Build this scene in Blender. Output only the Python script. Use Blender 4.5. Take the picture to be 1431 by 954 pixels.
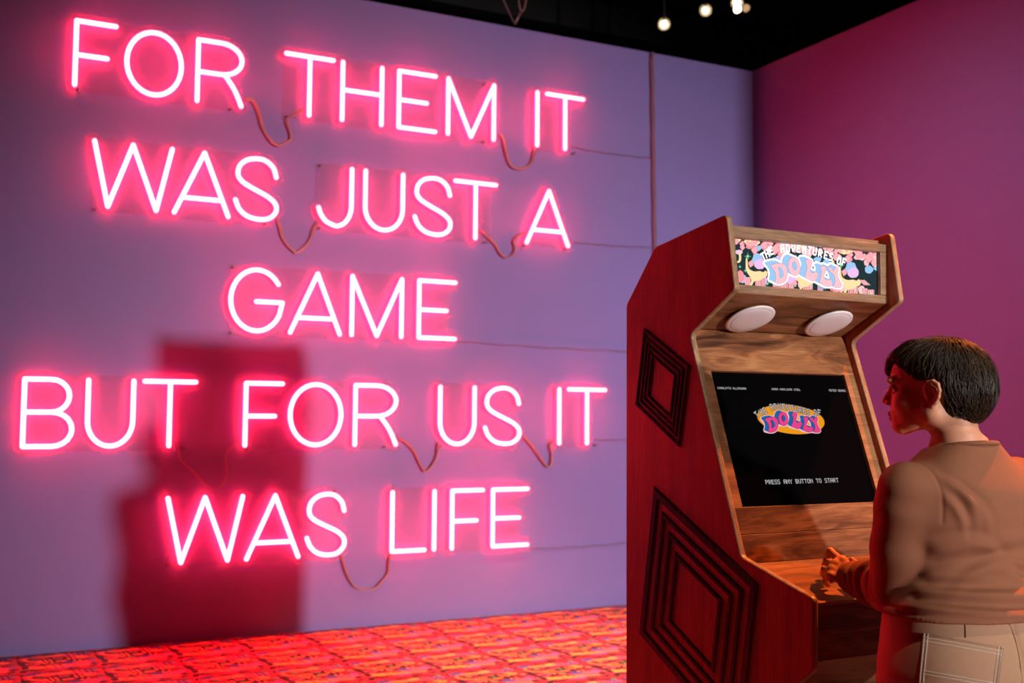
import bpy, bmesh, math, random
import numpy as np
from mathutils import Vector, Matrix
from mathutils.bvhtree import BVHTree

for o in list(bpy.data.objects):
    bpy.data.objects.remove(o)
scene = bpy.context.scene
COL = scene.collection

# ------------------------------------------------------------------ camera
IMG_W, IMG_H = 1431.0, 954.0
F_PX = 1528.36
CAM = np.array([-5.71298, -7.04287, 1.42])
YAW, PITCH, ROLL = 0.462963, 0.066055, 0.007579
FWD = np.array([math.sin(YAW)*math.cos(PITCH), math.cos(YAW)*math.cos(PITCH), math.sin(PITCH)])
_r = np.array([math.cos(YAW), -math.sin(YAW), 0.0])
_u = np.cross(_r, FWD)
RGT = _r*math.cos(ROLL) + _u*math.sin(ROLL)
UPV = -_r*math.sin(ROLL) + _u*math.cos(ROLL)
cam_data = bpy.data.cameras.new('camera')
cam = bpy.data.objects.new('camera', cam_data)
COL.objects.link(cam)
cam.matrix_world = Matrix(((RGT[0], UPV[0], -FWD[0], CAM[0]),
                           (RGT[1], UPV[1], -FWD[1], CAM[1]),
                           (RGT[2], UPV[2], -FWD[2], CAM[2]),
                           (0, 0, 0, 1)))
cam_data.sensor_width = 36.0
cam_data.lens = 36.0*F_PX/IMG_W
cam_data.clip_start = 0.05
cam_data.clip_end = 100
cam_data.dof.use_dof = True
cam_data.dof.focus_distance = 3.05
cam_data.dof.aperture_fstop = 3.1
scene.camera = cam

# ------------------------------------------------------------------ world, lamps, exposure
world = bpy.data.worlds.new('world')
scene.world = world
world.use_nodes = True
world.node_tree.nodes['Background'].inputs[0].default_value = (0.03, 0.025, 0.03, 1)
world.node_tree.nodes['Background'].inputs[1].default_value = 0.12

def lamp(name, kind, loc, target, power, color, radius=0.1, angle=60, blend=0.5):
    d = bpy.data.lights.new(name, kind)
    d.energy = power
    d.color = color
    o = bpy.data.objects.new(name, d)
    COL.objects.link(o)
    o.location = loc
    if target is not None:
        o.rotation_euler = (Vector(target) - Vector(loc)).to_track_quat('-Z', 'Y').to_euler()
    if kind == 'SPOT':
        d.spot_size = math.radians(angle)
        d.spot_blend = blend
        d.shadow_soft_size = radius
    return o

# gallery profile spot on the far side of the room, right of the camera: lights the lilac wall,
# the cabinet front and the visitor's back, and throws the cabinet's shadow on the wall
lamp('gallery_spot_wall', 'SPOT', (0.15, -22.0, 2.5), (-1.8, 0.0, 0.75), 12000, (1.0, 0.93, 0.90), 0.30, 27.5, 1.0)
# warm track spot, high on the right
lamp('track_spot_cabinet', 'SPOT', (-1.45, -4.62, 4.40), (-3.42, -4.75, 1.05), 1350, (1.0, 0.21, 0.04), 0.04, 21, 0.6)
# added unseen lamp high behind the visitor, lifts the back and upper cabinet
lamp('added_spot_visitor', 'SPOT', (-3.35, -8.4, 5.2), (-3.38, -4.75, 1.50), 360, (1.0, 0.84, 0.70), 0.06, 24, 0.8)
# warm track spots on the carpet in front of the sign
lamp('track_spot_carpet', 'SPOT', (-2.0, -3.3, 4.9), (-2.3, -1.95, 0.0), 2300, (1.0, 0.58, 0.34), 0.08, 50, 1.0)
# added unseen lamp: a lilac-white wash to tint the wall on the right
lamp('added_spot_right_wall', 'SPOT', (-3.4, -2.9, 4.9), (0.0, -2.0, 0.9), 350, (0.95, 0.75, 0.85), 0.08, 80, 1.0)

scene.view_settings.view_transform = 'Standard'
scene.view_settings.look = 'None'
scene.view_settings.gamma = 1.0
scene.view_settings.use_curve_mapping = False
scene.view_settings.exposure = 0.0
scene.cycles.use_denoising = True
scene.cycles.max_bounces = 8
scene.cycles.transparent_max_bounces = 16
scene.cycles.sample_clamp_indirect = 6.0
scene.cycles.caustics_reflective = False
scene.cycles.caustics_refractive = False

# ------------------------------------------------------------------ helpers
def ray(px, py):
    return FWD + RGT*(px - 715.5)/F_PX - UPV*(py - 477.0)/F_PX

def at(px, py, depth):
    """a point of the place from where it stands in the photograph and how far away it is"""
    return CAM + ray(px, py)*depth

def on_plane(px, py, axis, val):
    d = ray(px, py)
    return CAM + d*((val - CAM[axis])/d[axis])

def node_mat(name):
    m = bpy.data.materials.new(name)
    m.use_nodes = True
    nt = m.node_tree
    nt.nodes.clear()
    out = nt.nodes.new('ShaderNodeOutputMaterial')
    return m, nt, out

def L(nt, a, b):
    nt.links.new(a, b)

def principled(name, color, rough=0.5, metallic=0.0, spec=0.5, noise=0.0, noise_scale=20.0, bump=0.0, bump_scale=200.0,
               sheen=0.0, stretch=(1, 1, 1), sss=0.0):
    m, nt, out = node_mat(name)
    b = nt.nodes.new('ShaderNodeBsdfPrincipled')
    b.inputs['Base Color'].default_value = (*color, 1)
    b.inputs['Roughness'].default_value = rough
    b.inputs['Metallic'].default_value = metallic
    b.inputs['Specular IOR Level'].default_value = spec
    if sheen:
        b.inputs['Sheen Weight'].default_value = sheen
    if sss:
        b.inputs['Subsurface Weight'].default_value = sss
        b.inputs['Subsurface Radius'].default_value = (0.012, 0.005, 0.003)
    tc = nt.nodes.new('ShaderNodeTexCoord')
    mp = nt.nodes.new('ShaderNodeMapping')
    mp.inputs['Scale'].default_value = stretch
    L(nt, tc.outputs['Object'], mp.inputs['Vector'])
    if noise:
        n = nt.nodes.new('ShaderNodeTexNoise')
        n.inputs['Scale'].default_value = noise_scale
        n.inputs['Detail'].default_value = 5
        r = nt.nodes.new('ShaderNodeMapRange')
        r.inputs['To Min'].default_value = 1 - noise
        r.inputs['To Max'].default_value = 1 + noise
        mx = nt.nodes.new('ShaderNodeVectorMath')
        mx.operation = 'SCALE'
        mx.inputs[0].default_value = color
        L(nt, mp.outputs[0], n.inputs['Vector'])
        L(nt, n.outputs['Fac'], r.inputs['Value'])
        L(nt, r.outputs[0], mx.inputs['Scale'])
        L(nt, mx.outputs[0], b.inputs['Base Color'])
    if bump:
        n2 = nt.nodes.new('ShaderNodeTexNoise')
        n2.inputs['Scale'].default_value = bump_scale
        n2.inputs['Detail'].default_value = 3
        bp = nt.nodes.new('ShaderNodeBump')
        bp.inputs['Strength'].default_value = bump
        bp.inputs['Distance'].default_value = 0.002
        L(nt, mp.outputs[0], n2.inputs['Vector'])
        L(nt, n2.outputs['Fac'], bp.inputs['Height'])
        L(nt, bp.outputs[0], b.inputs['Normal'])
    L(nt, b.outputs[0], out.inputs[0])
    return m

def emission(name, color, strength=1.0):
    m, nt, out = node_mat(name)
    e = nt.nodes.new('ShaderNodeEmission')
    e.inputs[0].default_value = (*color, 1)
    e.inputs[1].default_value = strength
    L(nt, e.outputs[0], out.inputs[0])
    return m

def wood(name, stops, grain='x', scale=1.0, warp=0.35, rough=0.38, coarse=1.0):
    """walnut: long streaks along the grain with a swirling figure"""
    m, nt, out = node_mat(name)
    tc = nt.nodes.new('ShaderNodeTexCoord')
    mp = nt.nodes.new('ShaderNodeMapping')
    s = {'x': (1.6, 9, 9), 'y': (9, 1.6, 9), 'z': (9, 9, 1.3)}[grain]
    mp.inputs['Scale'].default_value = [v*scale for v in s]
    L(nt, tc.outputs['Object'], mp.inputs['Vector'])
    n0 = nt.nodes.new('ShaderNodeTexNoise')
    n0.inputs['Scale'].default_value = 0.9*coarse
    n0.inputs['Detail'].default_value = 2
    L(nt, mp.outputs[0], n0.inputs['Vector'])
    ms = nt.nodes.new('ShaderNodeVectorMath'); ms.operation = 'MULTIPLY_ADD'
    ms.inputs[1].default_value = (warp*6, warp*6, warp*6)
    L(nt, n0.outputs['Color'], ms.inputs[0]); L(nt, mp.outputs[0], ms.inputs[2])
    n1 = nt.nodes.new('ShaderNodeTexNoise')
    n1.inputs['Scale'].default_value = 1.5*coarse
    n1.inputs['Detail'].default_value = 8
    n1.inputs['Roughness'].default_value = 0.6
    n1.inputs['Distortion'].default_value = 0.6
    L(nt, ms.outputs[0], n1.inputs['Vector'])
    cr = nt.nodes.new('ShaderNodeValToRGB')
    el = cr.color_ramp.elements
    el[0].position, el[0].color = 0.30, (*stops[0], 1)
    el[1].position, el[1].color = 0.72, (*stops[-1], 1)
    k = len(stops)
    for i in range(1, k-1):
        e = el.new(0.30 + 0.42*i/(k-1)); e.color = (*stops[i], 1)
    L(nt, n1.outputs['Fac'], cr.inputs[0])
    # fine pores
    mp2 = nt.nodes.new('ShaderNodeMapping')
    mp2.inputs['Scale'].default_value = {'x': (12, 260, 260), 'y': (260, 12, 260), 'z': (260, 260, 12)}[grain]
    L(nt, tc.outputs['Object'], mp2.inputs['Vector'])
    n2 = nt.nodes.new('ShaderNodeTexNoise'); n2.inputs['Scale'].default_value = 1.0; n2.inputs['Detail'].default_value = 3
    L(nt, mp2.outputs[0], n2.inputs['Vector'])
    mr = nt.nodes.new('ShaderNodeMapRange')
    mr.inputs['From Min'].default_value = 0.35; mr.inputs['From Max'].default_value = 0.65
    mr.inputs['To Min'].default_value = 0.72; mr.inputs['To Max'].default_value = 1.08
    L(nt, n2.outputs['Fac'], mr.inputs['Value'])
    sc = nt.nodes.new('ShaderNodeVectorMath'); sc.operation = 'SCALE'
    L(nt, cr.outputs[0], sc.inputs[0]); L(nt, mr.outputs[0], sc.inputs['Scale'])
    b = nt.nodes.new('ShaderNodeBsdfPrincipled')
    b.inputs['Roughness'].default_value = rough
    L(nt, sc.outputs[0], b.inputs['Base Color'])
    bp = nt.nodes.new('ShaderNodeBump'); bp.inputs['Strength'].default_value = 0.12; bp.inputs['Distance'].default_value = 0.001
    L(nt, n2.outputs['Fac'], bp.inputs['Height']); L(nt, bp.outputs[0], b.inputs['Normal'])
    L(nt, b.outputs[0], out.inputs[0])
    return m

class MB:
    """collects faces for one mesh object"""
    def __init__(self):
        self.v, self.f, self.mi = [], [], []
        self.m = 0
    def add(self, verts, faces):
        n = len(self.v)
        self.v.extend([tuple(map(float, p)) for p in verts])
        self.f.extend([tuple(n+i for i in f) for f in faces])
        self.mi.extend([self.m]*len(faces))
        return self
    def box(self, lo, hi):
        x0, y0, z0 = lo; x1, y1, z1 = hi
        return self.add([(x0,y0,z0),(x1,y0,z0),(x1,y1,z0),(x0,y1,z0),(x0,y0,z1),(x1,y0,z1),(x1,y1,z1),(x0,y1,z1)],
                        [(0,3,2,1),(4,5,6,7),(0,1,5,4),(1,2,6,5),(2,3,7,6),(3,0,4,7)])
    def prism(self, poly, a, b):
        """poly: 3-D points of the near face; (a, b): offset vectors for the two ends"""
        n = len(poly)
        p = [np.array(q)+np.array(a) for q in poly] + [np.array(q)+np.array(b) for q in poly]
        fs = [tuple(range(n))[::-1], tuple(range(n, 2*n))] + [(i, (i+1) % n, n+(i+1) % n, n+i) for i in range(n)]
        return self.add(p, fs)
    def tube(self, pts, r, n=6, cap=True):
        pts = [np.array(p, float) for p in pts]
        rs = r if hasattr(r, '__len__') else [r]*len(pts)
        vs, fs = [], []
        t0 = pts[1]-pts[0]
        ref = np.array([0, 0, 1.0]) if abs(t0[2]) < 0.9*np.linalg.norm(t0) else np.array([1.0, 0, 0])
        for i, p in enumerate(pts):
            t = pts[min(i+1, len(pts)-1)] - pts[max(i-1, 0)]
            t = t/(np.linalg.norm(t)+1e-12)
            s = np.cross(t, ref)
            if np.linalg.norm(s) < 1e-3:
                s = np.cross(t, np.array([0.3, 0.9, 0.2]))
            s /= np.linalg.norm(s)
            u = np.cross(s, t)
            ref = u
            for k in range(n):
                a = 2*math.pi*k/n
                vs.append(p + rs[i]*(math.cos(a)*s + math.sin(a)*u))
        for i in range(len(pts)-1):
            for k in range(n):
                k2 = (k+1) % n
                fs.append((i*n+k, (i+1)*n+k, (i+1)*n+k2, i*n+k2))
        if cap:
            fs.append(tuple(range(n)))
            fs.append(tuple(range((len(pts)-1)*n, len(pts)*n))[::-1])
        return self.add(vs, fs)
    def lathe(self, prof, n=32, M=None):
        """prof: (radius, height) pairs about local z, placed by matrix M"""
        vs, fs = [], []
        for r, h in prof:
            for k in range(n):
                a = 2*math.pi*k/n
                p = Vector((r*math.cos(a), r*math.sin(a), h))
                vs.append(M @ p if M is not None else p)
        for i in range(len(prof)-1):
            for k in range(n):
                k2 = (k+1) % n
                fs.append((i*n+k, i*n+k2, (i+1)*n+k2, (i+1)*n+k))
        fs.append(tuple(range(n))[::-1])
        fs.append(tuple(range((len(prof)-1)*n, len(prof)*n)))
        return self.add(vs, fs)
    def build(self, name, mats, parent=None, smooth=False):
        me = bpy.data.meshes.new(name)
        me.from_pydata(self.v, [], self.f)
        if not isinstance(mats, (list, tuple)):
            mats = [mats]
        for m in mats:
            me.materials.append(m)
        if len(mats) > 1:
            me.polygons.foreach_set('material_index', self.mi)
        if smooth:
            me.polygons.foreach_set('use_smooth', [True]*len(self.f))
        me.validate()
        me.update()
        o = bpy.data.objects.new(name, me)
        COL.objects.link(o)
        if parent is not None:
            o.parent = parent
        return o

def tag(o, label=None, cat=None, group=None, kind=None):
    if label: o['label'] = label
    if cat: o['category'] = cat
    if group: o['group'] = group
    if kind: o['kind'] = kind
    return o

def thing(name, label, cat, loc=(0, 0, 0), rotz=0.0, group=None):
    o = bpy.data.objects.new(name, None)
    o.empty_display_size = 0.1
    COL.objects.link(o)
    o.location = loc
    o.rotation_euler = (0, 0, rotz)
    return tag(o, label, cat, group)

def bevel(o, w=0.002, seg=2):
    md = o.modifiers.new('bevel', 'BEVEL')
    md.width = w; md.segments = seg; md.limit_method = 'ANGLE'; md.angle_limit = math.radians(40)
    return o

def catmull(pts, per=6):
    pts = [np.array(p, float) for p in pts]
    P = [2*pts[0]-pts[1]] + pts + [2*pts[-1]-pts[-2]]
    out = []
    for i in range(1, len(P)-2):
        for k in range(per):
            t = k/per
            out.append(0.5*((2*P[i]) + (-P[i-1]+P[i+1])*t + (2*P[i-1]-5*P[i]+4*P[i+1]-P[i+2])*t*t + (-P[i-1]+3*P[i]-3*P[i+1]+P[i+2])*t**3))
    out.append(pts[-1])
    return out

# ------------------------------------------------------------------ materials of the room
M_wall = principled('lilac_paint', (0.222, 0.188, 0.50), 0.62, spec=0.3, noise=0.03, noise_scale=3, bump=0.05, bump_scale=300)
M_wall_r = principled('plum_paint', (0.088, 0.095, 0.27), 0.62, spec=0.3, noise=0.03, noise_scale=3, bump=0.05, bump_scale=300)
M_dark = principled('black_paint', (0.012, 0.011, 0.012), 0.8, spec=0.2)
M_black_metal = principled('black_metal', (0.02, 0.02, 0.022), 0.45, metallic=0.3)
M_trim = principled('lilac_trim', (0.24, 0.18, 0.46), 0.55)

# ------------------------------------------------------------------ the room
WALL_H = 4.2526
CEIL = 5.7
X0, Y0 = -11.5, -24.0
def struct(o):
    o['kind'] = 'structure'
    return o
struct(MB().box((X0-0.15, 0, -0.02), (0.15, 0.15, WALL_H)).build('wall_back', M_wall))
struct(MB().box((0, -7.5, -0.02), (0.15, 0, WALL_H)).build('wall_right', M_wall_r))
struct(MB().box((X0-0.15, Y0, -0.02), (X0, 0, WALL_H)).build('wall_left', M_dark))
struct(MB().box((X0-0.15, Y0-0.15, -0.02), (4.0, Y0, CEIL)).build('wall_front', M_dark))
struct(MB().box((X0-4, Y0-0.15, CEIL), (6.0, 6.0, CEIL+0.1)).build('ceiling', M_dark))
# black beams under the ceiling
bm_ = MB()
for y in (-6.0, -3.2, -0.4, 2.6):
    bm_.box((X0-4, y-0.09, CEIL-0.32), (6.0, y+0.09, CEIL))
b_ = bm_.build('trim_1', principled('beam_black', (0.02, 0.018, 0.018), 0.7))
struct(b_)

# ---- floor with carpet tiles
M_sub = principled('subfloor_grey', (0.05, 0.045, 0.05), 0.9)
floor = struct(MB().box((X0-0.15, Y0-0.15, -0.12), (4.0, 0.15, -0.006)).build('floor', M_sub))

def carpet_mat():
    m, nt, out = node_mat('printed_carpet')
    at_ = nt.nodes.new('ShaderNodeAttribute'); at_.attribute_name = 'print'
    b = nt.nodes.new('ShaderNodeBsdfPrincipled')
    b.inputs['Roughness'].default_value = 0.95
    b.inputs['Specular IOR Level'].default_value = 0.1
    b.inputs['Sheen Weight'].default_value = 0.1
    tc = nt.nodes.new('ShaderNodeTexCoord')
    n = nt.nodes.new('ShaderNodeTexNoise'); n.inputs['Scale'].default_value = 160
    L(nt, tc.outputs['Object'], n.inputs['Vector'])
    mr = nt.nodes.new('ShaderNodeMapRange'); mr.inputs['To Min'].default_value = 0.75; mr.inputs['To Max'].default_value = 1.2
    L(nt, n.outputs['Fac'], mr.inputs['Value'])
    sc = nt.nodes.new('ShaderNodeVectorMath'); sc.operation = 'SCALE'
    L(nt, at_.outputs['Color'], sc.inputs[0]); L(nt, mr.outputs[0], sc.inputs['Scale'])
    L(nt, sc.outputs[0], b.inputs['Base Color'])
    bp = nt.nodes.new('ShaderNodeBump'); bp.inputs['Strength'].default_value = 0.5; bp.inputs['Distance'].default_value = 0.004
    L(nt, n.outputs['Fac'], bp.inputs['Height']); L(nt, bp.outputs[0], b.inputs['Normal'])
    L(nt, b.outputs[0], out.inputs[0])
    return m
M_carpet = carpet_mat()

def carpet_print(u, v):
    """the printed motif of one carpet tile: striped cats on black, u along the wall, v away from it"""
    C = np.zeros(u.shape+(3,)) + np.array((0.012, 0.010, 0.016))
    def put(mask, col):
        C[mask] = col
    def el(cx, cy, rx, ry, a=0.0):
        ca, sa = math.cos(a), math.sin(a)
        dx, dy = u-cx, v-cy
        return ((dx*ca+dy*sa)/rx)**2 + ((-dx*sa+dy*ca)/ry)**2 < 1
    def bar(ax, ay, bx, by, r):
        dx, dy = bx-ax, by-ay
        t = np.clip(((u-ax)*dx+(v-ay)*dy)/(dx*dx+dy*dy), 0, 1)
        return (u-ax-t*dx)**2 + (v-ay-t*dy)**2 < r*r
    def diam(cx, cy, rx, ry):
        return np.abs(u-cx)/rx + np.abs(v-cy)/ry < 1
    OR, RD, PK, PU = (0.90, 0.30, 0.08), (0.46, 0.035, 0.055), (0.78, 0.13, 0.20), (0.30, 0.11, 0.40)
    GR, YE, BL, BK = (0.05, 0.30, 0.14), (0.92, 0.44, 0.08), (0.04, 0.09, 0.36), (0.012, 0.010, 0.016)
    wob = 0.03*np.sin(u*19+1.0)+0.02*np.sin(v*23)
    put(v > -1, RD)
    DR = (0.16, 0.012, 0.025)
    put(el(0.20, 0.55, 0.16, 0.12), DR); put(el(0.55, 0.40, 0.40, 0.05), DR); put(el(0.80, 0.93, 0.22, 0.06), DR); put(el(0.30, 0.97, 0.2, 0.04), DR); put(el(0.86, 0.50, 0.14, 0.06), DR)
    put(el(0.62, 0.80, 0.30, 0.10), PK); put(el(0.74, 0.27, 0.20, 0.12), PK); put(el(0.18, 0.40, 0.12, 0.07), PK)
    put(el(0.52, 0.13, 0.13, 0.06), PU); put(el(0.85, 0.80, 0.10, 0.08), PU); put(el(0.16, 0.87, 0.12, 0.06), BL)
    put(el(0.62, 0.34, 0.11, 0.06), BL); put(el(0.93, 0.33, 0.06, 0.09), PU)
    for q in ((0.07, 0.36, 0.20, 0.40, 0.030), (0.33, 0.41, 0.52, 0.36, 0.024), (0.68, 0.42, 0.80, 0.40, 0.030), (0.14, 0.70, 0.24, 0.73, 0.030), (0.36, 0.915, 0.48, 0.90, 0.028),
              (0.50, 0.71, 0.66, 0.70, 0.026), (0.78, 0.72, 0.92, 0.71, 0.024), (0.20, 0.06, 0.30, 0.09, 0.030), (0.62, 0.05, 0.72, 0.03, 0.030), (0.88, 0.05, 0.94, 0.08, 0.03)):
        put(bar(*q), BK)
    # the leaping cat
    put(el(0.50, 0.55, 0.27, 0.095, 0.08), OR); put(el(0.80, 0.63, 0.105, 0.080), OR)
    put(bar(0.26, 0.54, 0.13, 0.60, 0.026), OR); put(bar(0.13, 0.60, 0.08, 0.74, 0.022), OR); put(bar(0.08, 0.74, 0.14, 0.80, 0.018), OR)
    for x in (0.30, 0.38, 0.66, 0.74):
        put(bar(x, 0.54, x+0.04, 0.41, 0.022), OR)
    for x in (0.30, 0.36, 0.42, 0.60, 0.66, 0.72):
        put(bar(x, 0.67, x+0.05, 0.44, 0.016), BK)
    put((np.abs(u-0.53) < 0.10) & (np.abs(v-0.57-0.1*(u-0.53)) < 0.065), BK); put(diam(0.53, 0.57, 0.050, 0.035), GR)
    put(el(0.86, 0.65, 0.016, 0.016), BK)
    # the lying cat
    put(el(0.38, 0.20, 0.25, 0.060, -0.06), YE); put(el(0.13, 0.23, 0.085, 0.065), YE); put(bar(0.60, 0.19, 0.84, 0.14, 0.026), OR); put(bar(0.84, 0.14, 0.91, 0.25, 0.020), OR)
    for x in (0.32, 0.42, 0.50):
        put(bar(x, 0.25, x+0.04, 0.15, 0.012), BK)
    put(el(0.34, 0.81, 0.17, 0.050), OR); put(el(0.54, 0.84, 0.08, 0.05), YE)
    for x in (0.64, 0.71, 0.78, 0.85):
        put(bar(x, 0.88, x+0.03, 0.75, 0.012), BK)
    for cx, cy in ((0.05, 0.28), (0.94, 0.53), (0.45, 0.38), (0.90, 0.90), (0.24, 0.70)):
        put(diam(cx, cy, 0.05, 0.045), GR)
    for cx, cy in ((0.30, 0.35), (0.68, 0.47), (0.04, 0.55), (0.60, 0.98), (0.14, 0.10), (0.93, 0.20), (0.42, 0.70)):
        put(diam(cx, cy, 0.085, 0.06), BK)
    put((np.abs(u-0.035-0.05*np.sin(v*6.3)) < 0.042) & (np.sin(v*31.4) > -0.55), BK)
    return C

TX, TY = 0.415, 0.47
def tile_mesh(name, n):
    g = np.linspace(0, 1, n+1)
    uu, vv = np.meshgrid(g, g, indexing='ij')
    me = bpy.data.meshes.new(name)
    verts = np.stack([uu.ravel()*TX, vv.ravel()*TY, np.zeros(uu.size)], 1)
    idx = np.arange((n+1)*(n+1)).reshape(n+1, n+1)
    fs = np.stack([idx[:-1, :-1], idx[1:, :-1], idx[1:, 1:], idx[:-1, 1:]], -1).reshape(-1, 4)
    me.from_pydata(verts.tolist(), [], fs.tolist())
    a = me.attributes.new('print', 'FLOAT_COLOR', 'FACE')
    c = verts[fs].mean(1)
    rgb = carpet_print(c[:, 0]/TX, c[:, 1]/TY)
    a.data.foreach_set('color', np.concatenate([rgb, np.ones((len(rgb), 1))], 1).ravel().astype(np.float32))
    me.materials.append(M_carpet)
    # a low skirt so that each tile has thickness
    return me
near_mesh = tile_mesh('carpet_tile', 72)
spots = []
nx, ny = int(math.ceil(-X0/TX)), int(math.ceil(14.0/TY))
for i in range(nx):
    for j in range(ny):
        x, y = -(i+1)*TX, -(j+1)*TY
        c = np.array((x+TX/2, y+TY/2, 0)) - CAM
        d = c @ FWD
        vis = False
        if d > 0.5:
            px, py = 715.5+F_PX*(c@RGT)/d, 477-F_PX*(c@UPV)/d
            vis = -70 < px < 1150 and py < 1040
        spots.append((x, y, vis))
shown = [s for s in spots if s[2]]
shown.sort(key=lambda s: (s[0]+TX/2-CAM[0])**2+(s[1]+TY/2-CAM[1])**2)
near, rest = shown[:300], shown[300:] + [s for s in spots if not s[2]]
for x, y, _ in near:
    o = bpy.data.objects.new('carpet_tile', near_mesh)
    COL.objects.link(o)
    o.location = (x, y, 0.0)
    o.parent = floor
# the tiles beyond the frame: the same print at a coarser grain, in one part
nlow = 26
g = np.linspace(0, 1, nlow+1)
uu, vv = np.meshgrid(g, g, indexing='ij')
base = np.stack([uu.ravel()*TX, vv.ravel()*TY, np.zeros(uu.size)], 1)
idx = np.arange((nlow+1)**2).reshape(nlow+1, nlow+1)
bf = np.stack([idx[:-1, :-1], idx[1:, :-1], idx[1:, 1:], idx[:-1, 1:]], -1).reshape(-1, 4)
cc = base[bf].mean(1)
rgb1 = carpet_print(cc[:, 0]/TX, cc[:, 1]/TY)
V = np.concatenate([base+np.array((x, y, 0)) for x, y, _ in rest])
Fc = np.concatenate([bf+k*len(base) for k in range(len(rest))])
me = bpy.data.meshes.new('carpet_tiles_beyond')
me.from_pydata(V.tolist(), [], Fc.tolist())
a = me.attributes.new('print', 'FLOAT_COLOR', 'FACE')
rgbr = np.tile(np.concatenate([rgb1, np.ones((len(rgb1), 1))], 1), (len(rest), 1))
a.data.foreach_set('color', rgbr.ravel().astype(np.float32))
me.materials.append(M_carpet)
o = bpy.data.objects.new('carpet_tiles_beyond', me)
COL.objects.link(o); o.parent = floor; o['kind'] = 'stuff'

# ------------------------------------------------------------------ neon words
SIGN_Y = -0.080          # front of the tubes
SHEET_Y = -0.050         # front face of the clear backing
CAP = 0.39346
ROW_Z = [3.37957, 2.65739, 1.93696, 1.20872, 0.49440]

M_core = emission('neon_core', (1.0, 0.0165, 0.026), 120.0)
M_jacket = emission('neon_jacket', (1.0, 0.055, 0.24), 4.2)
def acrylic():
    m, nt, out = node_mat('clear_acrylic')
    tr = nt.nodes.new('ShaderNodeBsdfTransparent'); tr.inputs[0].default_value = (0.93, 0.92, 0.94, 1)
    df = nt.nodes.new('ShaderNodeBsdfDiffuse'); df.inputs[0].default_value = (0.50, 0.34, 0.52, 1)
    gl = nt.nodes.new('ShaderNodeBsdfGlossy'); gl.inputs['Roughness'].default_value = 0.03
    m1 = nt.nodes.new('ShaderNodeMixShader'); m1.inputs[0].default_value = 0.14
    L(nt, tr.outputs[0], m1.inputs[1]); L(nt, df.outputs[0], m1.inputs[2])
    lw = nt.nodes.new('ShaderNodeLayerWeight'); lw.inputs[0].default_value = 0.25
    pw = nt.nodes.new('ShaderNodeMath'); pw.operation = 'POWER'; pw.inputs[1].default_value = 4.0
    L(nt, lw.outputs['Facing'], pw.inputs[0])
    mr = nt.nodes.new('ShaderNodeMapRange'); mr.inputs['To Min'].default_value = 0.04; mr.inputs['To Max'].default_value = 0.5
    L(nt, pw.outputs[0], mr.inputs['Value'])
    m2 = nt.nodes.new('ShaderNodeMixShader')
    L(nt, mr.outputs[0], m2.inputs[0]); L(nt, m1.outputs[0], m2.inputs[1]); L(nt, gl.outputs[0], m2.inputs[2])
    L(nt, m2.outputs[0], out.inputs[0])
    return m
M_acrylic = acrylic()
def acrylic_rim():
    m, nt, out = node_mat('acrylic_cut_edge')
    tr = nt.nodes.new('ShaderNodeBsdfTransparent')
    df = nt.nodes.new('ShaderNodeBsdfDiffuse'); df.inputs[0].default_value = (0.72, 0.62, 0.72, 1)
    m1 = nt.nodes.new('ShaderNodeMixShader'); m1.inputs[0].default_value = 0.3
    L(nt, tr.outputs[0], m1.inputs[1]); L(nt, df.outputs[0], m1.inputs[2])
    L(nt, m1.outputs[0], out.inputs[0])
    return m
M_rim = acrylic_rim()
M_standoff = principled('steel_standoff', (0.16, 0.12, 0.14), 0.5, metallic=0.6)

def arc(cx, cz, rx, rz, a0, a1, n=10):
    return [(cx+rx*math.cos(math.radians(a0+(a1-a0)*k/n)), cz+rz*math.sin(math.radians(a0+(a1-a0)*k/n))) for k in range(n+1)]

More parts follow.
